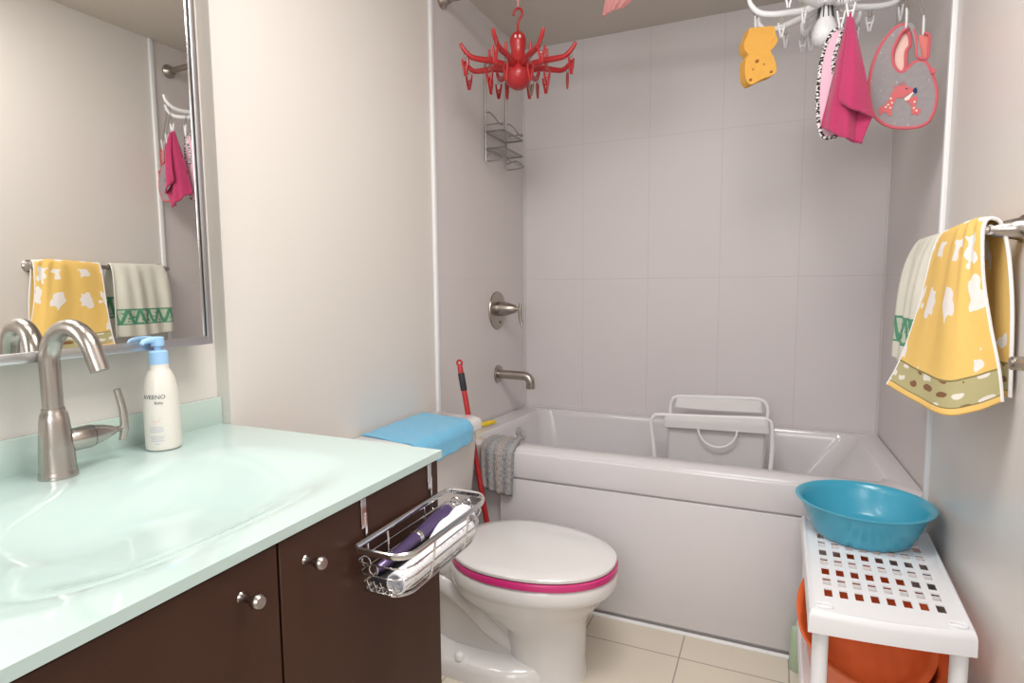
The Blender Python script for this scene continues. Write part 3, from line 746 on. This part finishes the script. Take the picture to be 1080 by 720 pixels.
bm = NB(); slab(bm, pl([(1.439,1.729),(1.448,1.734),(1.461,1.725),(1.461,1.687),(1.459,1.673),(1.446,1.675),(1.446,1.695)], 1.824), (0, .004, 0), 3); finish('strap_lining', bm, mat('coral_lining', (.72, .22, .20), .9), gb)
bm = NB(); tube(bm, catmull(pl([(1.428, 1.748), (1.434, 1.72), (1.436, 1.69), (1.441, 1.678), (1.452, 1.673), (1.461, 1.676), (1.462, 1.70), (1.461, 1.728), (1.450, 1.736)], 1.818), 5), .0032, 8); finish('strap_binding', bm, CORAL, gb)
GN = [(1.359,1.556),(1.362,1.567),(1.374,1.572),(1.38,1.581),(1.388,1.601),(1.396,1.614),(1.389,1.614),(1.391,1.617),(1.401,1.614),(1.408,1.616),(1.42,1.612),(1.432,1.605),(1.438,1.598),(1.433,1.593),(1.421,1.591),(1.413,1.584),(1.399,1.586),(1.393,1.571),(1.39,1.558),(1.389,1.543),(1.383,1.542),(1.381,1.551),(1.37,1.554),(1.366,1.546)]
GL = [(1.418,1.576),(1.427,1.582),(1.442,1.586),(1.445,1.574),(1.439,1.565),(1.443,1.555),(1.453,1.552),(1.449,1.541),(1.447,1.536),(1.44,1.542),(1.432,1.539),(1.432,1.558),(1.426,1.571)]
bm = NB(); slab(bm, pl(GN, 1.8186), (0, .002, 0)); slab(bm, pl(GL, 1.8186), (0, .002, 0))
for x, z in ((1.403, 1.620), (1.409, 1.621), (1.415, 1.619)): tube(bm, [(x, 1.8190, z - .006), (x + .001, 1.8190, z + .003)], .0012, 6)
gp = finish('giraffe_patch', bm, mat('coral_applique', (.62, .15, .16), .85), gb)
bm = NB(); slab(bm, pl([(1.415,1.582),(1.428,1.592),(1.433,1.596),(1.435,1.593),(1.43,1.586),(1.426,1.578),(1.418,1.576)], 1.8178), (0, .001, 0))
for x, z in ((1.386, 1.586), (1.389, 1.575), (1.381, 1.571), (1.386, 1.563), (1.376, 1.566), (1.437, 1.556), (1.443, 1.549), (1.438, 1.571)): lathe(bm, [(.0026, 0), (.002, .001), (0, .001)], (x, 1.8186, z), (0, -1, 0), 8)
finish_split('spot', bm, mat('cream_applique', (.85, .74, .70), .85), gp)
bm = NB(); slab(bm, pl([(1.433,1.601),(1.439,1.606),(1.442,1.598),(1.44,1.592),(1.434,1.594)], 1.8176), (0, .001, 0), 3); lathe(bm, [(.0022, 0), (0, .001)], (1.4195, 1.8186, 1.6055), (0, -1, 0), 8)
finish('nose', bm, mat('navy_applique', (.015, .03, .13), .8), gp)
bm = NB(); slab(bm, pl([(1.468, 1.644), (1.473, 1.647), (1.479, 1.643), (1.477, 1.639), (1.479, 1.634), (1.473, 1.635), (1.468, 1.633), (1.470, 1.638)], 1.8150), (0, .002, 0)); tube(bm, [(1.474, 1.816, 1.636), (1.478, 1.818, 1.622), (1.481, 1.82, 1.603)], .001, 6); finish('tag', bm, CORAL, gb)

# gauzy pink bath puff cloth near the top of the frame
gz = mat('sheer_pink_net', (.85, .40, .40), .8, bump=.5, bscale=300, trans=.15, alpha=.72)
pz = thing('bath_puff', 'sheer pink net cloth hanging from the shower rod', 'net cloth', (.64, 1.925, 1.95))
rows = [[(.655, 1.916, 2.098), (.668, 1.912, 2.10), (.68, 1.916, 2.098)], [(.628, 1.905, 2.055), (.664, 1.89, 2.055), (.712, 1.908, 2.06)], [(.612, 1.90, 2.01), (.652, 1.875, 2.00), (.722, 1.905, 2.02)], [(.602, 1.90, 1.962), (.634, 1.885, 1.966), (.678, 1.90, 1.979)]]
P = patch(rows, 28, 24)
for j, r_ in enumerate(P):
    for i, p in enumerate(r_): p.y += .008 * math.sin(i * 1.1) * (j / 24)
grid_mesh('net', P, gz, pz, .0012)
bm = NB(); tube(bm, catmull([(.668, 1.916, 2.096), (.668, 1.909, 2.11), (.668, 1.914, 2.125), (.668, 1.926, 2.1305), (.668, 1.939, 2.122), (.668, 1.940, 2.11), (.668, 1.93, 2.099)], 4, True), .0018, 6, closed=True); finish('loop', bm, mat('pink_loop', (.85, .35, .42), .8), pz)

# ================================================================== TOWEL BAR AND TOWELS
BXx, BZ = 1.470, 1.207
tb = thing('towel_bar', 'brushed nickel towel bar on the right wall holding two hand towels', 'towel bar', (1.5, 1.55, 1.207))
bm = NB(); tube(bm, [(BXx, 1.292, BZ), (BXx, 1.830, BZ)], .0085, 20); finish('bar', bm, NICKEL, tb)
for y in (1.300, 1.820):
    bm = NB(); lathe(bm, [(.024, 0), (.024, .004), (.0195, .008), (.0165, .022), (.0125, .038), (.0095, .046), (.0085, .049), (.011, .052), (.0105, .058), (0, .0595)], (W, y, BZ), (-1, 0, 0), 28); finish('post', bm, NICKEL, tb)
ph = thing('paper_holder', 'dark grey metal fitting on the right wall below the yellow towel', 'holder', (1.5, 1.12, .99))
bm = NB(); lathe(bm, [(.021, 0), (.021, .005), (.013, .010), (.011, .03), (.0105, .05), (.0105, .058), (.008, .0605), (0, .061)], (W, 1.12, .992), (-1, 0, 0), 24); finish('post', bm, DNICKEL, ph)
bm = NB(); tube(bm, [(1.4695, 1.118, .992), (1.4695, .965, .992)], .008, 16); finish('arm', bm, DNICKEL, ph)

def yel_mat():
    mt = bpy.data.materials.new('yellow_cloud_towelling'); mt.use_nodes = True; q = NT(mt)
    uv = q.tc.outputs['UV']
    s = q.vscale(uv, (3.3, 8.2, 1)); nf, nc = q.noise(q.vscale(uv, (1, 2.4, 1)), 15, 0)
    w_ = q.vadd(s, q.vscale(nc, (.42, .42, 0)))
    d, _ = q.vor(w_, 1.0, .35); cl = q.m('LESS_THAN', d, .305)
    nn, _ = q.noise(uv, 8, 3)
    yel = q.mix(nn, (.78, .50, .13), (.86, .60, .20))
    c = q.mix(cl, yel, (.84, .80, .78))
    v = q.sep(uv)[1]
    # woven border bands at both hems
    def band(a, b): return q.m('MULTIPLY', q.m('GREATER_THAN', v, a), q.m('LESS_THAN', v, b))
    d2, dc = q.vor(q.vadd(q.vscale(uv, (6.5, 33, 1)), q.vscale(nc, (.4, .4, 0))), 1.0, .45)
    duck = q.m('LESS_THAN', d2, .33); hue = q.m('GREATER_THAN', q.sep(dc)[0], .5)
    bc = q.mix(duck, (.46, .42, .22), q.mix(hue, (.78, .74, .68), (.22, .11, .05)))
    for a, b in ((.030, .092), (.908, .970)): c = q.mix(band(a, b), c, bc)
    for a, b in ((.026, .030), (.092, .096), (.904, .908), (.970, .974)): c = q.mix(band(a, b), c, (.26, .21, .09))
    c = q.mix(q.m('LESS_THAN', v, .026), c, (.84, .56, .18)); c = q.mix(q.m('GREATER_THAN', v, .974), c, (.84, .56, .18))
    q.t.links.new(c, q.b.inputs['Base Color']); q.b.inputs['Roughness'].default_value = .95
    nb, _ = q.noise(uv, 240, 2); q.bump(nb, .5, .002)
    return mt
yt = thing('yellow_towel', 'yellow hand towel with white cloud shapes and a duck border on the towel bar', 'towel', (1.45, 1.40, .88))
rows = [  # front hem -> over the bar -> back hem; u runs from the far edge to the near edge
    [(1.362, 1.500, .892), (1.392, 1.385, .880), (1.420, 1.285, .874), (1.462, 1.268, .888), (1.496, 1.266, .908)],
    [(1.384, 1.504, .945), (1.404, 1.395, .935), (1.423, 1.298, .932), (1.455, 1.278, .945), (1.490, 1.272, .962)],
    [(1.408, 1.508, 1.035), (1.420, 1.405, 1.030), (1.427, 1.315, 1.028), (1.450, 1.292, 1.034), (1.476, 1.283, 1.040)],
    [(1.424, 1.512, 1.115), (1.430, 1.415, 1.115), (1.434, 1.335, 1.115), (1.446, 1.303, 1.118), (1.463, 1.288, 1.120)],
    [(1.436, 1.514, 1.185), (1.440, 1.42, 1.190), (1.443, 1.35, 1.192), (1.450, 1.31, 1.194), (1.457, 1.287, 1.194)],
    [(1.449, 1.515, 1.216), (1.450, 1.42, 1.220), (1.452, 1.36, 1.222), (1.456, 1.32, 1.222), (1.460, 1.287, 1.219)],
    [(1.468, 1.516, 1.224), (1.468, 1.43, 1.228), (1.469, 1.37, 1.230), (1.469, 1.33, 1.230), (1.470, 1.288, 1.226)],
    [(1.487, 1.518, 1.214), (1.487, 1.43, 1.216), (1.486, 1.38, 1.217), (1.486, 1.335, 1.217), (1.486, 1.292, 1.214)],
    [(1.500, 1.522, 1.165), (1.495, 1.44, 1.165), (1.500, 1.39, 1.165), (1.495, 1.34, 1.165), (1.499, 1.294, 1.163)],
    [(1.506, 1.528, 1.07), (1.498, 1.45, 1.07), (1.507, 1.39, 1.07), (1.499, 1.33, 1.07), (1.507, 1.286, 1.07)],
    [(1.508, 1.534, .97), (1.500, 1.46, .97), (1.509, 1.39, .97), (1.501, 1.33, .97), (1.510, 1.282, .97)],
    [(1.509, 1.536, .915), (1.500, 1.46, .912), (1.510, 1.39, .912), (1.502, 1.33, .912), (1.511, 1.280, .914)]]
P = patch(rows, 48, 110)
nr = len(P)
for j, r_ in enumerate(P):
    t = j / (nr - 1); amp = .004 * max(0, 1 - abs(t - .38) * 2.2)
    for i, p in enumerate(r_): p.x += amp * math.sin(i * .55) * (.5 if t < .45 else .25)
grid_mesh('cloth', P, yel_mat(), yt, .005, arc=True)
bm = NB(); n_ = len(P[0]) - 1
tube(bm, [r_[0] for r_ in P], .0033, 8); tube(bm, [r_[n_] for r_ in P], .0033, 8)
finish_split('piping', bm, mat('white_piping', (.86, .84, .84), .8, bump=.3, bscale=300), yt)
bm = NB(); slab(bm, [(1.442, 1.50, .898), (1.457, 1.478, .893), (1.459, 1.474, .845), (1.443, 1.497, .850)], (.002, .002, 0)); finish('care_tag', bm, WHP, yt)

def wt_mat():
    mt = bpy.data.materials.new('cream_green_border_towelling'); mt.use_nodes = True; q = NT(mt)
    uv = q.tc.outputs['UV']; u, v = q.sep(uv)[0], q.sep(uv)[1]
    zig = q.m('ABSOLUTE', q.m('SUBTRACT', q.m('FRACT', q.m('MULTIPLY', u, 5.5)), .5))
    nf, _ = q.noise(q.vscale(uv, (14, 60, 1)), 1, 2)
    c = (.74, .73, .63); first = None
    nn, _ = q.noise(uv, 9, 2); c = q.mix(nn, (.70, .69, .60), (.80, .79, .70))
    for a, b in ((.085, .165), (.835, .915)):
        bnd = q.m('MULTIPLY', q.m('GREATER_THAN', v, a), q.m('LESS_THAN', v, b))
        w_ = q.m('DIVIDE', q.m('SUBTRACT', v, a), b - a)
        ln = q.m('LESS_THAN', q.m('ABSOLUTE', q.m('SUBTRACT', w_, q.m('MULTIPLY', zig, 2.0))), .26)
        sp_ = q.m('GREATER_THAN', nf, .58)
        pat = q.m('MAXIMUM', ln, sp_)
        edge = q.m('GREATER_THAN', q.m('ABSOLUTE', q.m('SUBTRACT', w_, .5)), .42)
        pat = q.m('MULTIPLY', q.m('MAXIMUM', pat, edge), bnd)
        c = q.mix(bnd, c, (.55, .64, .50)); c = q.mix(pat, c, (.10, .32, .20))
    q.t.links.new(c, q.b.inputs['Base Color']); q.b.inputs['Roughness'].default_value = .95
    nb, _ = q.noise(uv, 220, 2); q.bump(nb, .5, .002)
    return mt
ct = thing('cream_towel', 'cream hand towel with a green patterned band at the far end of the towel bar', 'towel', (1.45, 1.68, .9))
rows = [
    [(1.418, 1.545, .918), (1.412, 1.64, .915), (1.420, 1.72, .920), (1.418, 1.800, .925)],
    [(1.424, 1.550, .985), (1.414, 1.64, .985), (1.424, 1.72, .985), (1.418, 1.800, .985)],
    [(1.430, 1.556, 1.085), (1.420, 1.64, 1.085), (1.432, 1.72, 1.085), (1.421, 1.798, 1.085)],
    [(1.440, 1.562, 1.165), (1.434, 1.64, 1.165), (1.442, 1.72, 1.165), (1.432, 1.796, 1.160)],
    [(1.453, 1.565, 1.210), (1.452, 1.64, 1.212), (1.454, 1.72, 1.212), (1.452, 1.793, 1.210)],
    [(1.469, 1.566, 1.223), (1.469, 1.64, 1.224), (1.469, 1.72, 1.224), (1.469, 1.792, 1.223)],
    [(1.486, 1.566, 1.210), (1.486, 1.64, 1.212), (1.486, 1.72, 1.212), (1.486, 1.792, 1.210)],
    [(1.496, 1.562, 1.15), (1.490, 1.64, 1.15), (1.498, 1.72, 1.15), (1.492, 1.792, 1.15)],
    [(1.502, 1.556, 1.02), (1.494, 1.64, 1.02), (1.504, 1.72, 1.02), (1.496, 1.796, 1.02)],
    [(1.505, 1.552, .93), (1.496, 1.64, .93), (1.507, 1.72, .93), (1.498, 1.798, .93)]]
P = patch(rows, 42, 80); nr = len(P)
for j, r_ in enumerate(P):
    t = j / (nr - 1)
    for i, p in enumerate(r_): p.x += .005 * math.sin(i * .62) * (max(0, .5 - t) * 2) ** .5 * (.7 if t > .35 else 1)
grid_mesh('cloth', P, wt_mat(), ct, .005)
bm = NB(); tube(bm, [r_[0] for r_ in P], .003, 8); tube(bm, [r_[-1] for r_ in P], .003, 8); finish_split('hem', bm, mat('cream_hem', (.78, .77, .70), .9), ct)

# ================================================================== STACKING SHELF WITH BASINS (right)
RX = thing('storage_rack', 'white plastic tiered rack with perforated top by the right wall', 'rack', (1.365, 1.51, 0))
FL, FR, BR, BL = Vector((1.213, 1.248)), Vector((1.487, 1.278)), Vector((1.510, 1.765)), Vector((1.219, 1.775))
def rk(u, v, z): 
    p = FL.lerp(FR, u).lerp(BL.lerp(BR, u), v); return Vector((p.x, p.y, z))
def rack_deck(name, zt, nu=8, nv=8):
    """deck with square holes: strips between cells, ribbed below"""
    bm = NB()
    us = [0, .055]; a, b = .08, .90
    ucuts = [0.0]; cell = (b - a) / nu
    for i in range(nu): ucuts += [a + cell * i + cell * .24, a + cell * i + cell * .78]
    ucuts.append(1.0)
    vcuts = [0.0]; va, vb = .117, .90; cv = (vb - va) / nv
    for j in range(nv): vcuts += [va + cv * j + cv * .14, va + cv * j + cv * .82]
    vcuts.append(1.0)
    def zz(u, v):
        sag = .004 * (math.sin(PI * u)) if v < .05 else 0
        return zt
    T = .003
    tp = {}; bt = {}
    for i, u in enumerate(ucuts):
        for j, v in enumerate(vcuts):
            tp[i, j] = bm.verts.new(rk(u, v, zz(u, v))); bt[i, j] = bm.verts.new(rk(u, v, zz(u, v) - T))
    NI, NJ = len(ucuts) - 1, len(vcuts) - 1
    hole = lambda i, j: 0 <= i < NI and 0 <= j < NJ and i % 2 == 1 and j % 2 == 1
    for i in range(NI):
        for j in range(NJ):
            if hole(i, j):
                c = [(i, j), (i + 1, j), (i + 1, j + 1), (i, j + 1)]
                for k in range(4): a_, b_ = c[k], c[(k + 1) % 4]; bm.faces.new((tp[a_], tp[b_], bt[b_], bt[a_]))
            else:
                bm.faces.new((tp[i, j], tp[i + 1, j], tp[i + 1, j + 1], tp[i, j + 1])); bm.faces.new((bt[i, j], bt[i, j + 1], bt[i + 1, j + 1], bt[i + 1, j]))
    o = finish(name, bm, WHP, RX, 30)
    # raised rounded skirt all round
    bm = NB(); out = []
    def per(ins, z, dz=0):
        pts = []
        for k in range(13): u = k / 12; pts.append((u, 0))
        for k in range(1, 13): pts.append((1, k / 12))
        for k in range(1, 13): pts.append((1 - k / 12, 1))
        for k in range(1, 12): pts.append((0, 1 - k / 12))
        r_ = []
        for u, v in pts:
            cu = u; 
            p = rk(ins + (1 - 2 * ins) * u, ins * .55 + (1 - 1.1 * ins) * v, z)
            if v == 0: p.z += dz * (1 - math.sin(PI * u)); p.y -= .012 * math.sin(PI * u) if z < 1 else 0
            r_.append(p)
        return r_
    loft(bm, [per(.03, zt - .004), per(.028, zt + .002), per(.012, zt + .003, .0), per(-.004, zt - .003), per(-.010, zt - .012), per(-.012, zt - .040, -.004), per(.004, zt - .040, -.004), per(.012, zt - .012), per(.03, zt - .006)], False, False)
    finish('skirt', bm, WHP, o, 50)
    bm = NB()
    for j in range(1, nv, 2):
        v = va + cv * j + cv * .60
        p, q2 = rk(.10, v + .004, 0), rk(.90, v + .004, 0)
        bmx = [rk(.09, v, zt - T + .001), rk(.91, v, zt - T + .001), rk(.91, v, zt - T - .011), rk(.09, v, zt - T - .011)]
        slab(bm, bmx, (0, .002, 0))
    finish_split('rib', bm, WHP, o, 30)
    bm = NB()
    for u, v in ((.09, .045), (.91, .045), (.09, .955), (.91, .955)):
        c = rk(u, v, zt); tube(bm, [(c.x + .015 * math.cos(2 * PI * k / 20), c.y + .009 * math.sin(2 * PI * k / 20), zt + .002) for k in range(20)], .0025, 6, closed=True)
    finish_split('socket', bm, WHP, o)
    return o
rack_deck('top_deck', .472)
rack_deck('lower_deck', .175)
for u, v in ((.075, .035), (.925, .035), (.085, .965), (.925, .965)):
    bm = NB(); a, b = rk(u, v, .004), rk(u, v, .47)
    tube(bm, [a, a.lerp(b, .36), a.lerp(b, .37), a.lerp(b, .40), a.lerp(b, .41), b], [r_ * (1.35 if v > .5 else 1) for r_ in (.0145, .0145, .017, .017, .0145, .0150)], 16); finish('leg', bm, WHP, RX)
def basin(name, label, cx_, cy_, z0, rx, ry, h, mt, foot=.72, tilt=0):
    bm = NB(); seg = 56
    def rg(f, z): return [Vector((cx_ + rx * f * math.cos(2 * PI * k / seg), cy_ + ry * f * math.sin(2 * PI * k / seg), z0 + z)) for k in range(seg)]
    e = .0032 / rx
    loft(bm, [rg(foot, .0), rg(foot + .012, .002), rg(foot + .06, h * .18), rg(.90, h * .78), rg(.925, h * .92), rg(.955, h * .975), rg(.99, h * .985), rg(1.0, h * .975), rg(1.003, h * .99), rg(.985, h),
              rg(.955, h * .995), rg(.905, h * .94), rg(.875, h * .78), rg(foot + .03, h * .18), rg(foot - .03, .006), rg(foot * .5, .004)])
    if tilt: bmesh.ops.rotate(bm, verts=bm.verts, cent=(cx_, cy_ - ry * foot, z0), matrix=Matrix.Rotation(tilt, 3, 'X'))
    o = finish(name, bm, mt, None, 60)
    return tag(o, label, 'basin')
basin('wash_basin', 'round turquoise plastic wash basin on top of the white rack', 1.352, 1.692, .4755, .156, .156, .090, mat('turquoise_plastic', (.055, .40, .57), .28, coat=.25), .70)
OR = mat('orange_plastic', (.80, .15, .04), .3, coat=.2)
basin('orange_basin', 'large orange plastic basin on the lower tier of the white rack, at its front', 1.354, 1.515, .179, .150, .225, .130, OR, .74)
basin('orange_basin', 'orange plastic basin tilted up inside the larger orange basin on the rack', 1.350, 1.610, .192, .147, .182, .070, OR, .70, R(29))

# ================================================================== BATH SEAT IN THE TUB
bs = thing('bath_support', 'folding baby bath support with white tube frame and fabric standing in the tub', 'bath support', (.92, 2.47, .15))
TB = mat('white_powder_coat', (.86, .85, .86), .3)
bm = NB(); tube(bm, catmull([(.715, 2.40, .16), (.705, 2.41, .30), (.688, 2.42, .45), (.678, 2.42, .545), (.69, 2.42, .575), (.72, 2.42, .582), (.90, 2.42, .589), (1.08, 2.42, .598), (1.118, 2.42, .594), (1.135, 2.42, .570), (1.138, 2.415, .45), (1.125, 2.40, .30), (1.11, 2.39, .16)], 6), .0085, 12); finish('front_frame', bm, TB, bs)
bm = NB(); tube(bm, catmull([(.760, 2.43, .155), (.748, 2.47, .35), (.735, 2.54, .56), (.742, 2.55, .62), (.762, 2.553, .637), (.80, 2.553, .641), (.93, 2.553, .646), (1.06, 2.553, .649), (1.095, 2.553, .645), (1.115, 2.55, .625), (1.118, 2.54, .57), (1.10, 2.47, .35), (1.085, 2.43, .155)], 6), .0080, 12); finish('rear_frame', bm, TB, bs)
FAB = mat('white_mesh_fabric', (.84, .82, .82), .8, bump=.3, bscale=400, alpha=.9)
def sheet(nm, rows, mt, th=.003): return grid_mesh(nm, patch(rows, 18, 14), mt, bs, th)
sheet('seat_fabric', [[(.765, 2.561, .640), (.93, 2.562, .648), (1.09, 2.561, .650)], [(.76, 2.543, .630), (.93, 2.540, .634), (1.095, 2.543, .634)], [(.755, 2.527, .595), (.93, 2.522, .594), (1.10, 2.527, .598)]], FAB)
sheet('front_flap', [[(.735, 2.409, .584), (.92, 2.409, .592), (1.12, 2.408, .599)], [(.732, 2.405, .565), (.92, 2.402, .572), (1.125, 2.404, .575)], [(.730, 2.407, .535), (.92, 2.403, .540), (1.128, 2.405, .543)]], FAB)
sheet('back_panel', [[(.742, 2.425, .575), (.92, 2.425, .580), (1.115, 2.425, .588)], [(.745, 2.435, .40), (.92, 2.435, .40), (1.11, 2.435, .40)], [(.75, 2.44, .22), (.92, 2.44, .22), (1.105, 2.44, .22)]], mat('pale_grey_mesh', (.74, .72, .72), .7, alpha=.88))
bm = NB(); tube(bm, [(.940 + .072 * math.cos(a), 2.398, .545 + .072 * math.sin(a) * .98) for a in [R(180 + 180 * k / 24) for k in range(25)]], .0048, 10); finish('ring_handle', bm, TB, bs)

# ================================================================== TUB CORNER ITEMS
def stripe_mat():
    mt = bpy.data.materials.new('grey_striped_rag'); mt.use_nodes = True; q = NT(mt)
    uv = q.tc.outputs['UV']; n1, nc = q.noise(uv, 14, 3)
    u = q.m('ADD', q.sep(uv)[0], q.m('MULTIPLY', n1, .06))
    f1 = q.m('SINE', q.m('MULTIPLY', u, 26)); f1 = q.m('MULTIPLY_ADD', f1, .5, .5)
    f2 = q.m('SINE', q.m('MULTIPLY_ADD', u, 11, 1.0)); f2 = q.m('GREATER_THAN', f2, .55)
    c = q.mix(f1, (.30, .28, .275), (.14, .16, .185)); c = q.mix(f2, c, (.31, .25, .22))
    n2, _ = q.noise(uv, 38, 3); n2 = q.m('MULTIPLY_ADD', n2, 3.0, -1.1); c = q.mix(q.m('MINIMUM', q.m('MAXIMUM', n2, 0.0), .6), c, (.52, .52, .52))
    q.t.links.new(c, q.b.inputs['Base Color']); q.b.inputs['Roughness'].default_value = .95
    q.bump(n2, .5, .003); return mt
zc_ = .5525
rows = [[(.178, 1.972, zc_ - .001), (.235, 1.965, zc_), (.295, 1.968, zc_ - .001)], [(.176, 1.925, zc_ + .003), (.235, 1.925, zc_ + .002), (.300, 1.928, zc_ + .003)], [(.176, 1.88, zc_ + .003), (.238, 1.88, zc_ + .004), (.310, 1.885, zc_ + .003)],
        [(.178, 1.850, zc_ - .004), (.240, 1.849, zc_ - .003), (.312, 1.852, zc_ - .004)], [(.180, 1.838, .528), (.242, 1.832, .528), (.310, 1.836, .526)], [(.184, 1.834, .46), (.244, 1.826, .46), (.308, 1.834, .46)], [(.192, 1.832, .398), (.248, 1.824, .386), (.306, 1.832, .378)]]
P = patch(rows, 30, 40)
for j, r_ in enumerate(P):
    t = j / (len(P) - 1)
    for i, p in enumerate(r_):
        if t > .4: p.y -= .007 * (.5 + .5 * math.sin(i * .85)) * (t - .4) / .6
        else: p.z += .002 * math.sin(i * .8 + j * .3)
tag(grid_mesh('cleaning_rag', P, stripe_mat(), thick=.004), 'grey striped rag draped over the front left corner of the bathtub', 'rag')
mp = thing('mop', 'red-handled mop with black grip standing between toilet tank and bathtub', 'mop', (.262, 1.80, 0))
a, b = Vector((.262, 1.808, .02)), Vector((.112, 1.814, .84)); dd = (b - a).normalized(); L = (b - a).length
bm = NB(); tube(bm, [a + dd * .03, a.lerp(b, .5), b - dd * .012, b - dd * .004, b], [.0098, .0098, .0098, .008, .004], 16); finish('pole', bm, REDP, mp)
bm = NB(); tube(bm, [b - dd * .095, b - dd * .092, b - dd * .034, b - dd * .031], [.0105, .0118, .0118, .0105], 16); g_ = finish('grip', bm, BLACKR, mp); g_['label'] = 'black grip'
bm = NB(); tube(bm, [b + Vector((.010 * math.cos(2 * PI * k / 16), 0, .004 + .010 * math.sin(2 * PI * k / 16))) for k in range(16)], .004, 8, closed=True); finish('hanging_eye', bm, REDP, mp)
bm = NB(); box(bm, (.20, 1.788, .012), (.325, 1.828, .05), .012, 3)
for i in range(12):
    x = .205 + .0105 * i; tube(bm, [(x, 1.808, .02), (x + random.uniform(-.006, .006), 1.808 + random.uniform(-.015, .015), .004)], .004, 6)
finish('head', bm, mat('grey_mop_cotton', (.5, .5, .48), .9), mp)
bm = NB(); tube(bm, catmull([(.043, 2.075, .552), (.058, 2.105, .553), (.073, 2.14, .554), (.080, 2.165, .553)], 5), [.008, .012, .012, .008], 12, flat=.8)
tag(finish('scrub_brush_handle', bm, mat('yellow_plastic', (.85, .60, .02), .4)), 'small yellow plastic handle lying on the left deck of the bathtub', 'handle')
bm = NB(); lathe(bm, [(.02, 0), (.022, .004), (.022, .11), (.018, .125), (.008, .13), (.008, .145), (0, .146)], (1.222, 1.800, .0), (0, 0, 1), 20)
tag(finish('cleaner_bottle', bm, mat('pale_green_plastic', (.45, .58, .42), .4)), 'pale green bottle on the floor between bathtub apron and white rack', 'bottle')
